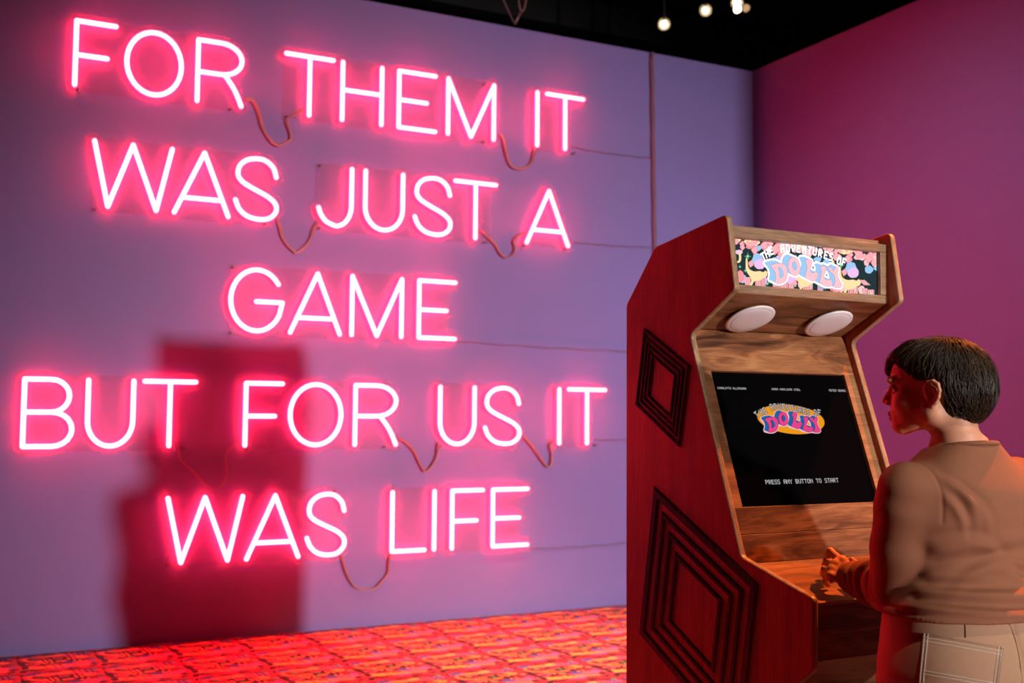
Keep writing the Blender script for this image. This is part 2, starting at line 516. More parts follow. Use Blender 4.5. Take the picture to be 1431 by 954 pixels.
def glyph(ch):
    """strokes in a unit box; curves as fine polylines"""
    if ch == 'F': return [[(0, 0), (0, 1), (1, 1)], [(0, .47), (.80, .47)]]
    if ch == 'E': return [[(1, 1), (0, 1), (0, 0), (1, 0)], [(0, .49), (.76, .49)]]
    if ch == 'O': return [arc(.5, .5, .5, .5, 90, 450, 32)]
    if ch == 'R': return [[(0, 0), (0, 1), (.52, 1)] + arc(.52, .74, .48, .26, 90, -90, 12)[1:] + [(0, .48)],
                          [tuple(p) for p in catmull([(.62, .47), (.80, .30), (.92, .14), (1.0, 0)], 3)]]
    if ch == 'T': return [[(0, 1), (1, 1)], [(.5, 1), (.5, 0)]]
    if ch == 'H': return [[(0, 0), (0, 1)], [(1, 0), (1, 1)], [(0, .52), (1, .52)]]
    if ch == 'M': return [[(0, 0), (0, 1), (.5, 0), (1, 1), (1, 0)]]
    if ch == 'I': return [[(.5, 0), (.5, 1)]]
    if ch == 'W': return [[(0, 1), (.19, 0), (.49, 1), (.81, 0), (1, 1)]]
    if ch == 'A': return [[(0, 0), (.53, 1), (1, 0)], [(.15, .25), (.885, .25)]]
    if ch == 'S': return [[tuple(p) for p in catmull([(.97, .72), (.90, .87), (.72, .975), (.5, 1), (.25, .96), (.08, .85), (.05, .70), (.17, .59), (.45, .49),
                           (.78, .385), (.97, .27), (.97, .13), (.80, .025), (.55, 0), (.28, .04), (.09, .15), (0, .29)], 3)]]
    if ch == 'J': return [[(1, 1), (1, .36)] + arc(.52, .36, .48, .36, 0, -90, 8)[1:] + [tuple(p) for p in catmull([(.52, 0), (.25, .06), (.08, .17), (0, .29)], 3)][1:]]
    if ch == 'U': return [[(0, 1), (0, .38)] + arc(.5, .38, .5, .38, 180, 360, 16)[1:] + [(1, 1)]]
    if ch == 'G': return [arc(.5, .5, .5, .5, 34, 344, 26)[:-1] + [(1.0, .48), (.49, .48)]]
    if ch == 'B': return [[(0, 0), (0, 1), (.55, 1)] + arc(.55, .755, .38, .245, 90, -90, 10)[1:] + [(0, .51)],
                          [(.55, .51)] + arc(.58, .255, .42, .255, 90, -90, 10) + [(0, 0)]]
    if ch == 'L': return [[(0, 1), (0, 0), (1, 0)]]

def tube_profile(mb_core, mb_jack, pts, y_front, y_back):
    """flexible neon: a domed front that glows and a coloured body behind it"""
    R = 0.0128
    yj = y_front + 0.012
    prof = [(R, yj), (R*0.92, yj-0.005), (R*0.62, yj-0.0095), (0, y_front), (-R*0.62, yj-0.0095), (-R*0.92, yj-0.005), (-R, yj)]
    for (ax, az), (bx, bz) in zip(pts[:-1], pts[1:]):
        d = np.array((bx-ax, bz-az)); ln = np.hypot(*d)
        if ln < 1e-5: continue
        nrm = np.array((-d[1], d[0]))/ln
        vs, fs = [], []
        for ex, ez in ((ax, az), (bx, bz)):
            for o, y in prof:
                vs.append((ex+nrm[0]*o, y, ez+nrm[1]*o))
        k = len(prof)
        for i in range(k-1):
            fs.append((i, i+1, k+i+1, k+i))
        mb_core.add(vs, fs)
        jv = []
        for ex, ez in ((ax, az), (bx, bz)):
            for o, y in ((R*1.08, yj), (R*1.08, y_back), (-R*1.08, y_back), (-R*1.08, yj)):
                jv.append((ex+nrm[0]*o, y, ez+nrm[1]*o))
        mb_jack.add(jv, [(0, 1, 5, 4), (2, 3, 7, 6)])
    n = 12
    for px, pz in pts:
        vs = [(px, y_front, pz)]
        for rr, y in ((R*0.62, yj-0.0095), (R*0.92, yj-0.005), (R, yj)):
            vs += [(px+rr*math.cos(2*math.pi*k/n), y, pz+rr*math.sin(2*math.pi*k/n)) for k in range(n)]
        fs = [(0, 1+(k+1) % n, 1+k) for k in range(n)]
        for ring in range(2):
            b0, b1 = 1+ring*n, 1+(ring+1)*n
            fs += [(b0+k, b0+(k+1) % n, b1+(k+1) % n, b1+k) for k in range(n)]
        mb_core.add(vs, fs)
        jv = [(px+R*1.08*math.cos(2*math.pi*k/n), y, pz+R*1.08*math.sin(2*math.pi*k/n)) for y in (yj, y_back) for k in range(n)]
        mb_jack.add(jv, [(k, (k+1) % n, n+(k+1) % n, n+k) for k in range(n)])

def sheet_outline(strokes, rect):
    """clear backing cut round the letters: rounded offsets of the strokes plus a strip that joins them"""
    h = 0.010
    P = np.array([p for s in strokes for p in s])
    lo, hi = P.min(0)-0.075, P.max(0)+0.075
    nx_, nz_ = int((hi[0]-lo[0])/h)+2, int((hi[1]-lo[1])/h)+2
    gx, gz = lo[0]+h*np.arange(nx_), lo[1]+h*np.arange(nz_)
    Xg, Zg = np.meshgrid(gx, gz, indexing='ij')
    D = np.full(Xg.shape, 9.0)
    for s in strokes:
        for (ax, az), (bx, bz) in zip(s[:-1], s[1:]):
            dx, dz = bx-ax, bz-az
            t = np.clip(((Xg-ax)*dx+(Zg-az)*dz)/(dx*dx+dz*dz+1e-12), 0, 1)
            D = np.minimum(D, np.hypot(Xg-ax-t*dx, Zg-az-t*dz)-0.052)
    x0, x1, z0, z1 = rect
    D = np.minimum(D, np.maximum.reduce([x0-Xg, Xg-x1, z0-Zg, Zg-z1]))
    vs, fs, rim = [], [], []
    for j in range(nz_-1):
        run = None
        for i in range(nx_-1):
            d = [D[i, j], D[i+1, j], D[i+1, j+1], D[i, j+1]]
            c = [(gx[i], gz[j]), (gx[i+1], gz[j]), (gx[i+1], gz[j+1]), (gx[i], gz[j+1])]
            ins = [q < 0 for q in d]
            if all(ins):
                if run is None: run = i
                continue
            if run is not None:
                n = len(vs); vs += [(gx[run], gz[j]), (gx[i], gz[j]), (gx[i], gz[j+1]), (gx[run], gz[j+1])]; fs.append((n, n+1, n+2, n+3)); run = None
            if not any(ins): continue
            poly, cross = [], []
            for k in range(4):
                k2 = (k+1) % 4
                if ins[k]: poly.append(c[k])
                if ins[k] != ins[k2]:
                    t = d[k]/(d[k]-d[k2])
                    q = (c[k][0]+t*(c[k2][0]-c[k][0]), c[k][1]+t*(c[k2][1]-c[k][1]))
                    poly.append(q); cross.append(q)
            n = len(vs); vs += poly; fs.append(tuple(range(n, n+len(poly))))
            for q in range(0, len(cross)-1, 2):
                rim.append((cross[q], cross[q+1]))
        if run is not None:
            n = len(vs); vs += [(gx[run], gz[j]), (gx[-1], gz[j]), (gx[-1], gz[j+1]), (gx[run], gz[j+1])]; fs.append((n, n+1, n+2, n+3))
    return vs, fs, rim

# word -> letters with the left and right tube centre lines as seen at mid height (pixels of the photograph)
WORDS = [
 (0, 'FOR', [(106, 161), (177.5, 254), (277, 338.5)], 'pink neon word FOR at the start of the top line'),
 (0, 'THEM', [(400.2, 466), (479.5, 534.4), (558.5, 609.3), (627.3, 691.2)], 'pink neon word THEM in the middle of the top line'),
 (0, 'IT', [(752, 752), (765.3, 816)], 'pink neon word IT at the end of the top line'),
 (1, 'WAS', [(131, 240), (245, 320.5), (330, 388)], 'pink neon word WAS at the start of the second line'),
 (1, 'JUST', [(446.3, 492.1), (511.3, 563.7), (580.8, 631), (637, 693.7)], 'pink neon word JUST in the middle of the second line'),
 (1, 'A', [(737.4, 795)], 'pink neon single letter A ending the second line'),
 (2, 'GAME', [(323, 395.3), (407, 476.2), (492.8, 562.2), (586.5, 636.7)], 'pink neon word GAME alone on the middle line'),
 (3, 'BUT', [(33.1, 101.4), (122.8, 186.2), (201.5, 273)], 'pink neon word BUT at the start of the fourth line'),
 (3, 'FOR', [(343.8, 394.8), (406.2, 477.5), (497.3, 554.3)], 'pink neon word FOR over the dark red shadow in the fourth line'),
 (3, 'US', [(616, 664), (679, 727.5)], 'pink neon word US in the fourth line'),
 (3, 'IT', [(782.7, 782.7), (796, 846.5)], 'pink neon word IT at the end of the fourth line, nearest the cabinet'),
 (4, 'WAS', [(234, 339), (346, 418.2), (430, 483)], 'pink neon word WAS starting the bottom line'),
 (4, 'LIFE', [(549, 594.6), (607.8, 607.8), (632.7, 675.5), (689.7, 738)], 'pink neon word LIFE ending the bottom line'),
]
MIDY = {0: lambda x: 75+0.142*(x-106), 1: lambda x: 244+0.092*(x-130), 2: lambda x: 420+0.05*(x-323), 3: lambda x: 577+0.005*(x-33), 4: lambda x: 740-0.03*(x-234)}
word_box = []
for row, text, spans, label in WORDS:
    zb = ROW_Z[row]
    strokes_all, per_letter = [], []
    for ch, (xl, xr) in zip(text, spans):
        a = on_plane(xl, MIDY[row](xl), 1, SIGN_Y)[0]
        b = on_plane(xr, MIDY[row](xr), 1, SIGN_Y)[0]
        st = [[(a+(b-a)*u, zb+CAP*v) for u, v in s] for s in glyph(ch)]
        per_letter.append((ch, st)); strokes_all += st
    P = np.array([p for s in strokes_all for p in s])
    xa, xb = P[:, 0].min(), P[:, 0].max()
    cx = (xa+xb)/2
    root = thing('neon_word_sign', label, 'neon sign', (cx, 0, zb), group='pink neon words on the lilac wall')
    word_box.append((row, text, xa, xb))
    ins = 0.0
    if text in ('IT',):
        rect = (xa, P[:, 0].max()-0.12, zb-0.028, zb+CAP+0.02)
    elif text == 'A':
        rect = (xa, xb, zb-0.03, zb+0.22)
    else:
        rect = (xa+0.0, xb-0.03, zb-0.030, zb+CAP+0.028)
    if text in ('GAME', 'LIFE', 'BUT'):
        rect = (xa, xb-0.045, zb-0.030, zb+CAP+0.028)
    extra = []
    if text == 'A':
        (ax_, _), (tx_, _), (bx_, _) = strokes_all[0]
        extra = [[(ax_+(tx_-ax_)*k, zb+CAP*k), (bx_+(tx_-bx_)*k, zb+CAP*k)] for k in (0.10, 0.25, 0.40, 0.55, 0.70, 0.85)]
        rect = (tx_-0.01, tx_+0.01, zb+0.1, zb+0.2)
    vs, fs, rim = sheet_outline(strokes_all+extra, rect)
    loc = np.array((cx, 0, zb))
    sh = MB().add([(x-cx, SHEET_Y, z-zb) for x, z in vs], fs).build('backing_sheet', M_acrylic, root)
    sh['label'] = 'clear acrylic sheet cut round the letters'
    rm = MB()
    for (ax, az), (bx, bz) in rim:
        rm.add([(ax-cx, SHEET_Y-0.0005, az-zb), (bx-cx, SHEET_Y-0.0005, bz-zb), (bx-cx, SHEET_Y+0.006, bz-zb), (ax-cx, SHEET_Y+0.006, az-zb)], [(0, 1, 2, 3)])
    rm.build('cut_edge', M_rim, sh)
    for ch, st in per_letter:
        core, jack = MB(), MB()
        for s in st:
            tube_profile(core, jack, [(x-cx, z-zb) for x, z in s], SIGN_Y, SHEET_Y-0.0005)
        lo_ = core.build('neon_letter', M_core, root, smooth=True)
        lo_['label'] = 'glowing letter %s' % ch
        jack.build('tube_body', M_jacket, lo_)
    # stand-offs that hold the sheet off the wall
    for sx in ((xa+0.02, xb-0.06) if text != 'A' else (xa, xb)):
        for sz in ((zb-0.015, zb+CAP+0.012) if text != 'A' else (zb-0.015,)):
            M = Matrix.Translation((sx-cx, SHEET_Y-0.004, sz-zb)) @ Matrix.Rotation(math.radians(-90), 4, 'X')
            MB().lathe([(0.007, 0.0), (0.007, -SHEET_Y+0.004)], 10, M).build('standoff', M_standoff, root, smooth=False)

# ---- wires that join the words
M_wire = principled('copper_tinted_wire', (0.30, 0.22, 0.24), 0.4, metallic=0.2)
def wire(name, label, pts, cat='cable', r=0.006, y=-0.026, group=None, twin=0.0, y_end=None):
    P = [on_plane(px, py, 1, y) for px, py in pts]
    P = catmull(P, 6)
    if y_end is not None:
        P[0][1] = y_end; P[-1][1] = y_end
    c0 = P[0].copy()
    m = MB()
    m.tube([p-c0 for p in P], r, 6)
    if twin:
        n = len(P)
        m.tube([p-c0+np.array((twin*math.sin(i/n*9), -0.008, twin*math.cos(i/n*9))) for i, p in enumerate(P)], r*0.9, 6)
    o = m.build(name, M_wire, None, True)
    o.location = c0
    return tag(o, label, cat, group)
LW = 'drooping wires between neon words'
wire('joining_wire', 'thick drooping wire between FOR and THEM on the top line', [(342, 139), (353, 142), (361, 158), (366, 178), (376, 193), (388, 202), (398, 200), (407, 195), (405, 183), (400, 171), (404, 164), (414, 158), (423, 152)], r=0.0075, group=LW, twin=0.008)
wire('joining_wire', 'short drooping wire between THEM and IT on the top line', [(699, 188), (703, 195), (707, 215), (714, 230), (726, 236), (740, 231), (745, 218), (747, 205)], r=0.0075, group=LW, twin=0.006)
wire('joining_wire', 'drooping wire between WAS and JUST on the second line', [(386, 304), (391, 320), (396, 336), (409, 348), (416, 352), (428, 344), (434, 333), (438, 318), (445, 308)], r=0.006, group=LW, twin=0.009)
wire('joining_wire', 'drooping wire between JUST and the letter A', [(671, 322), (680, 330), (692, 342), (698, 352), (707, 359), (717, 356), (720, 346), (717, 338), (724, 329), (734, 325)], r=0.0075, group=LW, twin=0.005)
wire('joining_wire', 'long red-lit wire sagging between BUT and FOR over the shadow', [(245, 617), (249, 628), (253, 643), (268, 657), (284, 674), (300, 683), (312, 676), (317, 660), (315, 640), (322, 626), (334, 614)], r=0.0055, group=LW)
wire('joining_wire', 'bent wire between FOR and US on the fourth line', [(554, 610), (566, 618), (578, 630), (586, 646), (594, 658), (603, 652), (609, 641), (611, 630), (612, 618)], r=0.0075, group=LW, twin=0.004)
wire('joining_wire', 'bent wire between US and IT on the fourth line', [(731, 610), (742, 622), (754, 638), (764, 650), (770, 650), (771, 635), (768, 622), (775, 614)], r=0.0075, group=LW, twin=0.005)
wire('joining_wire', 'square-bottomed wire loop between WAS and LIFE on the bottom line', [(477, 776), (481, 793), (488, 810), (497, 820), (509, 823), (524, 822), (534, 812), (542, 800), (543, 785), (546, 773)], r=0.0065, group=LW, twin=0.003)

M_supply = principled('grey_violet_cable', (0.20, 0.12, 0.19), 0.6)
def wall_cable(name, label, a, b, r=0.004, sag=0.0, y=-0.012):
    A, B = on_plane(*a, 1, y), on_plane(*b, 1, y)
    n = 14
    P = []
    for k in range(n+1):
        t = k/n
        p = A+(B-A)*t
        p = p + np.array((0, 0, -sag*4*t*(1-t) + 0.004*math.sin(k*2.1+a[0])))
        P.append(p)
    c0 = P[0].copy()
    o = MB().tube([p-c0 for p in P], r, 6).build(name, M_supply, None, True)
    o.location = c0
    return tag(o, label, 'cable', 'cables on the lilac wall')
wall_cable('supply_cable', 'thin cable from the top-line IT to the vertical cable', (797, 205), (912, 221), sag=0.01)
wall_cable('supply_cable', 'thin cable from the letter A to the vertical cable', (801, 338), (914, 345), sag=0.01)
wall_cable('supply_cable', 'thin cable running right from the word GAME', (640, 477), (918, 492), sag=0.01)
wall_cable('supply_cable', 'thin cable running right from the fourth-line IT', (830, 614), (919, 613), sag=0.005)
wall_cable('supply_cable', 'thin cable running right from the word LIFE', (741, 767), (921, 754), sag=0.01)
# the vertical bundle that drops from the wall top
A, B = on_plane(911, 76, 1, -0.02), on_plane(921, 760, 1, -0.02)
c0 = np.array((A[0], -0.02, 0.55))
m = MB()
for ph in (0.0, 2.1, 4.2):
    m.tube([np.array((A[0]+(B[0]-A[0])*t + 0.009*math.cos(ph+t*26), -0.02+0.007*math.sin(ph+t*26), WALL_H-0.004+(0.55-WALL_H)*t))-c0 for t in np.linspace(0, 1, 90)], 0.0085, 6)
o = m.build('cable_bundle', M_supply, None, True); o.location = c0
tag(o, 'twisted vertical cable bundle hanging down the lilac wall beside the cabinet', 'cable')

# chain and wires above the wall top
M_chain = principled('reddish_steel', (0.35, 0.16, 0.17), 0.4, metallic=0.5)
hc = on_plane(719, 34, 1, 0.05)
root = thing('hanging_chain', 'reddish chain and hook hanging above the top of the lilac wall', 'chain', tuple(hc))
top = on_plane(729, 14, 1, 0.05)
up = on_plane(740, -75, 1, 0.05)
MB().tube([hc-hc, top-hc], 0.010, 6).build('rod', M_chain, root, True)
for k in range(7):
    t = k/6.0
    p = top+(np.array((up[0], 0.05, CEIL))-top)*t
    q = top+(np.array((up[0], 0.05, CEIL))-top)*(t+0.16)
    ln = np.linalg.norm(q-p)
    dirv = (q-p)/ln
    side = np.array((1.0, 0, 0)) if k % 2 == 0 else np.array((0, 1.0, 0))
    loop = [p-hc + dirv*(ln*(0.5-0.56*math.cos(a))) + side*0.030*math.sin(a) for a in np.linspace(0, 2*math.pi, 17)]
    MB().tube(loop, 0.008, 5).build('link', M_chain, root, True)
thin = on_plane(694, -20, 1, 0.05)
thin = hc + (thin-hc)*((CEIL-hc[2])/(thin[2]-hc[2]))
MB().tube([hc-hc, thin-hc], 0.006, 5).build('wire', M_supply, root, True)

# ---- ceiling spots far up, beyond the corner
M_bulb = emission('lit_bulb', (1.0, 0.72, 0.42), 60.0)
M_bulb2 = emission('lit_bulb_dim', (1.0, 0.70, 0.42), 14.0)
M_glow = principled('lamp_inside', (0.45, 0.30, 0.16), 0.3, metallic=0.8)
def track_spot(label, px, py, depth, aim, mat, r=0.020):
    p = at(px, py, depth)
    root = thing('track_spotlight', label, 'spotlight', tuple(p), group='ceiling spotlights')
    d = np.array(aim, float) - p
    q = Vector(d).to_track_quat('Z', 'Y').to_matrix().to_4x4()
    MB().lathe([(0.035, -0.24), (0.055, -0.22), (0.055, 0.02), (0.050, 0.02), (0.045, -0.03)], 20, q).build('housing', M_black_metal, root, True)
    MB().lathe([(0.046, -0.035), (r, -0.025), (r, -0.028)], 20, q).build('reflector', M_glow, root, True)
    MB().lathe([(r*0.2, 0.012), (r*0.8, 0.004), (r, -0.02), (r*0.7, -0.024)], 16, q).build('bulb', mat, root, True)
    MB().tube([(0, 0, 0.03), (0, 0, CEIL-p[2])], 0.012, 8).build('stem', M_black_metal, root)
    return root
track_spot('lit ceiling spotlight with a starry glint, lowest of the three', 928, 34, 9.5, CAM, M_bulb, 0.024)
track_spot('small lit ceiling spotlight between the other two', 986, 14.5, 9.6, CAM+np.array((0.5, 0, 0)), M_bulb, 0.018)
rt = track_spot('ceiling lamp cluster with three warm bulbs near the top edge', 1030, 4, 9.5, CAM+np.array((0.6, 0, -0.6)), M_bulb, 0.024)
for dx, dz, mt in ((-0.035, -0.075, M_bulb2), (0.06, -0.05, emission('bulb_faint', (1.0, 0.62, 0.3), 0.55))):
    MB().lathe([(0.006, 0.03), (0.026, 0.018), (0.032, 0.0), (0.022, -0.028), (0.008, -0.036)], 14, Matrix.Translation((dx, -0.05, dz)) @ Matrix.Rotation(0.5, 4, 'Y')).build('bulb', mt, rt, True)

# ------------------------------------------------------------------ arcade cabinet
CW, CT = 0.69, 0.020
PHI = 0.0137786
CO = np.array((-3.694937, -4.430614, 0.0))
EX = np.array((math.cos(PHI), math.sin(PHI), 0.0))
EY = np.array((-math.sin(PHI), math.cos(PHI), 0.0))
EZ = np.array((0, 0, 1.0))
def to_cab(P):
    d = np.asarray(P)-CO
    return np.array((d@EX, d@EY, P[2]))
def cab_hit(px, py, y0, z0, y1, z1):
    """where a point of the photograph lies on a cabinet board given by its profile line"""
    d = ray(px, py)
    n = EY*(z1-z0) - EZ*(y1-y0)
    P0 = CO + EY*y0 + EZ*z0
    return to_cab(CAM + d*(((P0-CAM)@n)/(d@n)))

WAL = [(0.060, 0.020, 0.009), (0.17, 0.062, 0.024), (0.32, 0.135, 0.055), (0.44, 0.21, 0.09)]
M_walnut = wood('walnut_boards', WAL, 'x', 1.0, 0.30)
M_walnut_fig = wood('walnut_figured', [(0.08, 0.028, 0.012), (0.26, 0.095, 0.038), (0.43, 0.18, 0.072), (0.56, 0.27, 0.11)], 'x', 1.0, 0.75, coarse=0.9)
M_walnut_dk = wood('walnut_dark', [(0.05, 0.018, 0.008), (0.14, 0.055, 0.022), (0.26, 0.115, 0.046), (0.36, 0.175, 0.075)], 'x', 1.1, 0.45)
M_walnut_str = wood('walnut_strip', [(0.20, 0.085, 0.036), (0.34, 0.165, 0.072), (0.47, 0.25, 0.115)], 'x', 1.6, 0.12)
M_side = wood('reddened_side_wood', [(0.29, 0.036, 0.014), (0.42, 0.060, 0.022), (0.49, 0.085, 0.032)], 'z', 1.4, 0.10, rough=0.34)  # wood reddened: the neon's red light is put into the colour
M_edge = wood('solid_edge', [(0.30, 0.17, 0.085), (0.42, 0.26, 0.14), (0.50, 0.33, 0.19)], 'z', 2.0, 0.1)
M_trimw = wood('trim_wood', [(0.23, 0.125, 0.068), (0.34, 0.20, 0.115), (0.43, 0.27, 0.16)], 'x', 2.2, 0.1)
M_inlay = wood('inlay_wood', [(0.018, 0.008, 0.006), (0.05, 0.018, 0.012), (0.11, 0.04, 0.022)], 'z', 5.0, 0.5, rough=0.22)

cab = thing('arcade_cabinet', 'upright wooden arcade cabinet with walnut front and diamond inlaid red-lit side', 'arcade cabinet', tuple(CO), PHI)

def round_poly(pts, rad, n=5):
    out = []
    N = len(pts)
    for i in range(N):
        p = np.array(pts[i]); a = np.array(pts[i-1])-p; b = np.array(pts[(i+1) % N])-p
        r = rad[i]
        if r <= 0:
            out.append(tuple(p)); continue
        la, lb = np.linalg.norm(a), np.linalg.norm(b)
        ua, ub = a/la, b/lb
        r = min(r, la*0.45, lb*0.45)
        for k in range(n+1):
            t = k/n
            out.append(tuple(p + ua*r*(1-t)**2 + ub*r*t**2))
    return out
SIDE = [(0.0, 2.022), (0.374, 1.971), (0.544, 1.794), (0.544, 0.0), (-0.165, 0.0), (-0.165, 0.605), (-0.348, 0.752),
        (-0.350, 0.940), (-0.056, 1.014), (0.182, 1.671), (-0.037, 1.791)]
SR = [0.022, 0.012, 0.012, 0, 0, 0.01, 0.010, 0.014, 0.012, 0.022, 0.014]
side = round_poly(SIDE, SR)
inn = []
# the board itself stops short of its solid edge band
def offset_poly(poly, d):
    P = np.array(poly); N = len(P); out = []
    A = 0.5*sum(P[i][0]*P[(i+1) % N][1]-P[(i+1) % N][0]*P[i][1] for i in range(N))
    sg = 1 if A > 0 else -1
    for i in range(N):
        e0 = P[i]-P[i-1]; e1 = P[(i+1) % N]-P[i]
        n0 = np.array((-e0[1], e0[0]))/(np.linalg.norm(e0)+1e-9); n1 = np.array((-e1[1], e1[0]))/(np.linalg.norm(e1)+1e-9)
        nn = n0+n1; nn /= (np.linalg.norm(nn)+1e-9)
        k = 1/max(0.5, nn@n0)
        out.append(tuple(P[i]+sg*nn*d*k))
    return out
def side_panel(x0, x1):
    core = offset_poly(side, 0.003)
    o = MB().prism([(0, y, z) for y, z in core], (x0, 0, 0), (x1, 0, 0)).build('side_panel', M_side, cab)
    # rounded edge band
    m = MB()
    N = len(side)
    prof = [(0.000, 0.0030), (0.0012, 0.0012), (0.004, 0.0)]
    rows = []
    for xo, ins in [(x0, 0.003), (x0+0.0015, 0.001), (x0+0.005, 0.0), (x1-0.005, 0.0), (x1-0.0015, 0.001), (x1, 0.003)]:
        rows.append([(xo, y, z) for y, z in offset_poly(side, ins-0.0004)])
    vs = [p for r in rows for p in r]
    fs = []
    for a in range(len(rows)-1):
        for i in range(N):
            j = (i+1) % N
            fs.append((a*N+i, a*N+j, (a+1)*N+j, (a+1)*N+i))
    m.add(vs, fs)
    e = m.build('edge_band', M_edge, o, True)
    e['label'] = 'pale rounded wooden edge'
    return o
left_side = side_panel(0.0, CT)
right_side = side_panel(CW-CT, CW)

# diamond inlays: rings of mitred dark strips on each side
def diamond(parent, t, r, l, rings, x_face, out):
    t, r, l = map(np.array, (t, r, l))
    b = r+l-t
    c = (t+b)/2
    cor = [t, r, b, l]
    for s0, s1 in rings:
        for i in range(4):
            A, B = cor[i], cor[(i+1) % 4]
            q = [c+(A-c)*s0, c+(B-c)*s0, c+(B-c)*s1, c+(A-c)*s1]
            mid = sum(q)/4
            top = [mid+(p-mid)*1.0 for p in q]
            # chamfered top: pull the long edges together a little
            e = (q[3]-q[0])*0.22
            top = [q[0]+e, q[1]+(q[2]-q[1])*0.22, q[2]-(q[2]-q[1])*0.22, q[3]-e]
            lo = [(x_face, p[0], p[1]) for p in q]
            hi = [(x_face+out*0.006, p[0], p[1]) for p in top]
            MB().add(lo+hi, [(0, 1, 2, 3), (4, 5, 6, 7), (0, 1, 5, 4), (1, 2, 6, 5), (2, 3, 7, 6), (3, 0, 4, 7)]).build('inlay_strip', M_inlay, parent)
R1 = [(1.0, 0.915), (0.84, 0.765), (0.70, 0.63), (0.55, 0.485)]
R2 = [(1.0, 0.865), (0.785, 0.705), (0.625, 0.55), (0.46, 0.39)]
for par, xf, so in ((left_side, 0.0, -1), (right_side, CW, 1)):
    diamond(par, (0.432, 1.708), (0.187, 1.575), (0.484, 1.452), R1, xf, so)
    diamond(par, (0.379, 1.192), (-0.136, 0.947), (0.466, 0.702), R2, xf, so)

XI0, XI1 = CT, CW-CT
def board(name, prof, mat, x0=XI0, x1=XI1, label=None, bev=0.0015):
    o = MB().prism([(0, y, z) for y, z in prof], (x0, 0, 0), (x1, 0, 0)).build(name, mat, cab)
    if bev: bevel(o, bev, 2)
    if label: o['label'] = label
    return o
# face plane of the screen bezel: y = FY(z), boards lie behind it
SL = (0.167-0.0175)/(1.56-1.148)
def FY(z): return 0.0175 + SL*(z-1.148)
NF = np.array((-1.0, SL))/math.hypot(1, SL)      # outward normal (y, z)
def face_board(name, za, zb_, mat, x0=XI0, x1=XI1, th=0.018, lift=0.0, label=None):
    a, b = np.array((FY(za), za))+NF*lift, np.array((FY(zb_), zb_))+NF*lift
    return board(name, [tuple(a), tuple(b), tuple(b-NF*th), tuple(a-NF*th)], mat, x0, x1, label, 0.001)
SX0, SX1, SZ0, SZ1 = 0.068, 0.624, 1.148, 1.560
face_board('upper_bezel', SZ1, 1.6915, M_walnut_fig, label='figured walnut board above the screen')
face_board('bezel_strip', SZ0, SZ1, M_walnut_str, XI0, SX0)
face_board('bezel_strip', SZ0, SZ1, M_walnut_str, SX1, XI1)
face_board('lower_bezel', 1.0715, SZ0, M_walnut_dk, label='dark walnut board under the screen')
face_board('lower_bezel', 0.9905, 1.070, M_walnut_dk, label='dark walnut board above the control shelf')
# control shelf: planks side by side
cp = [(-0.040, 0.990), (-0.336, 0.9235)]
nrm_cp = np.array((-(cp[0][1]-cp[1][1]), cp[0][0]-cp[1][0])); nrm_cp /= np.linalg.norm(nrm_cp)
def cpt(t, d=0.0): return tuple(np.array(cp[0])+(np.array(cp[1])-np.array(cp[0]))*t + nrm_cp*d)
for t0, t1 in ((0.0, 0.36), (0.363, 0.72), (0.723, 1.0)):
    board('control_shelf_plank', [cpt(t0), cpt(t1), cpt(t1, -0.02), cpt(t0, -0.02)], M_walnut, label=None, bev=0.0006)
board('front_lip', [(-0.334, 0.922), (-0.316, 0.922), (-0.316, 0.772), (-0.334, 0.772)], M_walnut_dk, label='dark front board under the control shelf')
board('underside', [(-0.334, 0.7705), (-0.153, 0.623), (-0.140, 0.636), (-0.316, 0.7800)], M_walnut_dk)
board('kick_board', [(-0.152, 0.0), (-0.152, 0.622), (-0.134, 0.622), (-0.134, 0.0)], M_walnut_dk)
board('back_panel', [(0.515, 0.0), (0.515, 1.78), (0.533, 1.78), (0.533, 0.0)], M_side)
board('top_panel', [(0.045, 2.000), (0.365, 1.956), (0.362, 1.940), (0.045, 1.984)], M_trimw)
board('top_panel', [(0.366, 1.955), (0.532, 1.783), (0.520, 1.772), (0.355, 1.943)], M_trimw)
# soffit under the marquee
SO0, SO1 = (0.017, 1.788), (0.2125, 1.6925)
sd = np.array(SO1)-np.array(SO0); sl_ = np.linalg.norm(sd); sd = sd/sl_
sn = np.array((sd[1], -sd[0]))           # outward: downwards and forwards
if sn[1] > 0: sn = -sn
for a, b in ((0.0, 0.485), (0.49, 1.0)):
    p, q = np.array(SO0)+sd*sl_*a, np.array(SO0)+sd*sl_*b
    board('soffit_board', [tuple(p), tuple(q), tuple(q-sn*0.015), tuple(p-sn*0.015)], M_walnut, bev=0.0008)
# marquee frame
board('marquee_rail', [(0.016, 1.957), (0.016, 1.983), (0.040, 1.983), (0.040, 1.957)], M_trimw)
board('marquee_rail', [(0.016, 1.7885), (0.016, 1.815), (0.040, 1.815), (0.040, 1.7885)], M_trimw)
board('marquee_stile', [(0.016, 1.8155), (0.016, 1.9565), (0.030, 1.9565), (0.030, 1.8155)], M_trimw, 0.642, XI1)
board('marquee_stile', [(0.016, 1.8155), (0.016, 1.9565), (0.030, 1.9565), (0.030, 1.8155)], M_trimw, XI0, 0.046)
board('marquee_backing', [(0.062, 1.795), (0.062, 1.98), (0.07, 1.98), (0.07, 1.795)], M_inlay, bev=0)

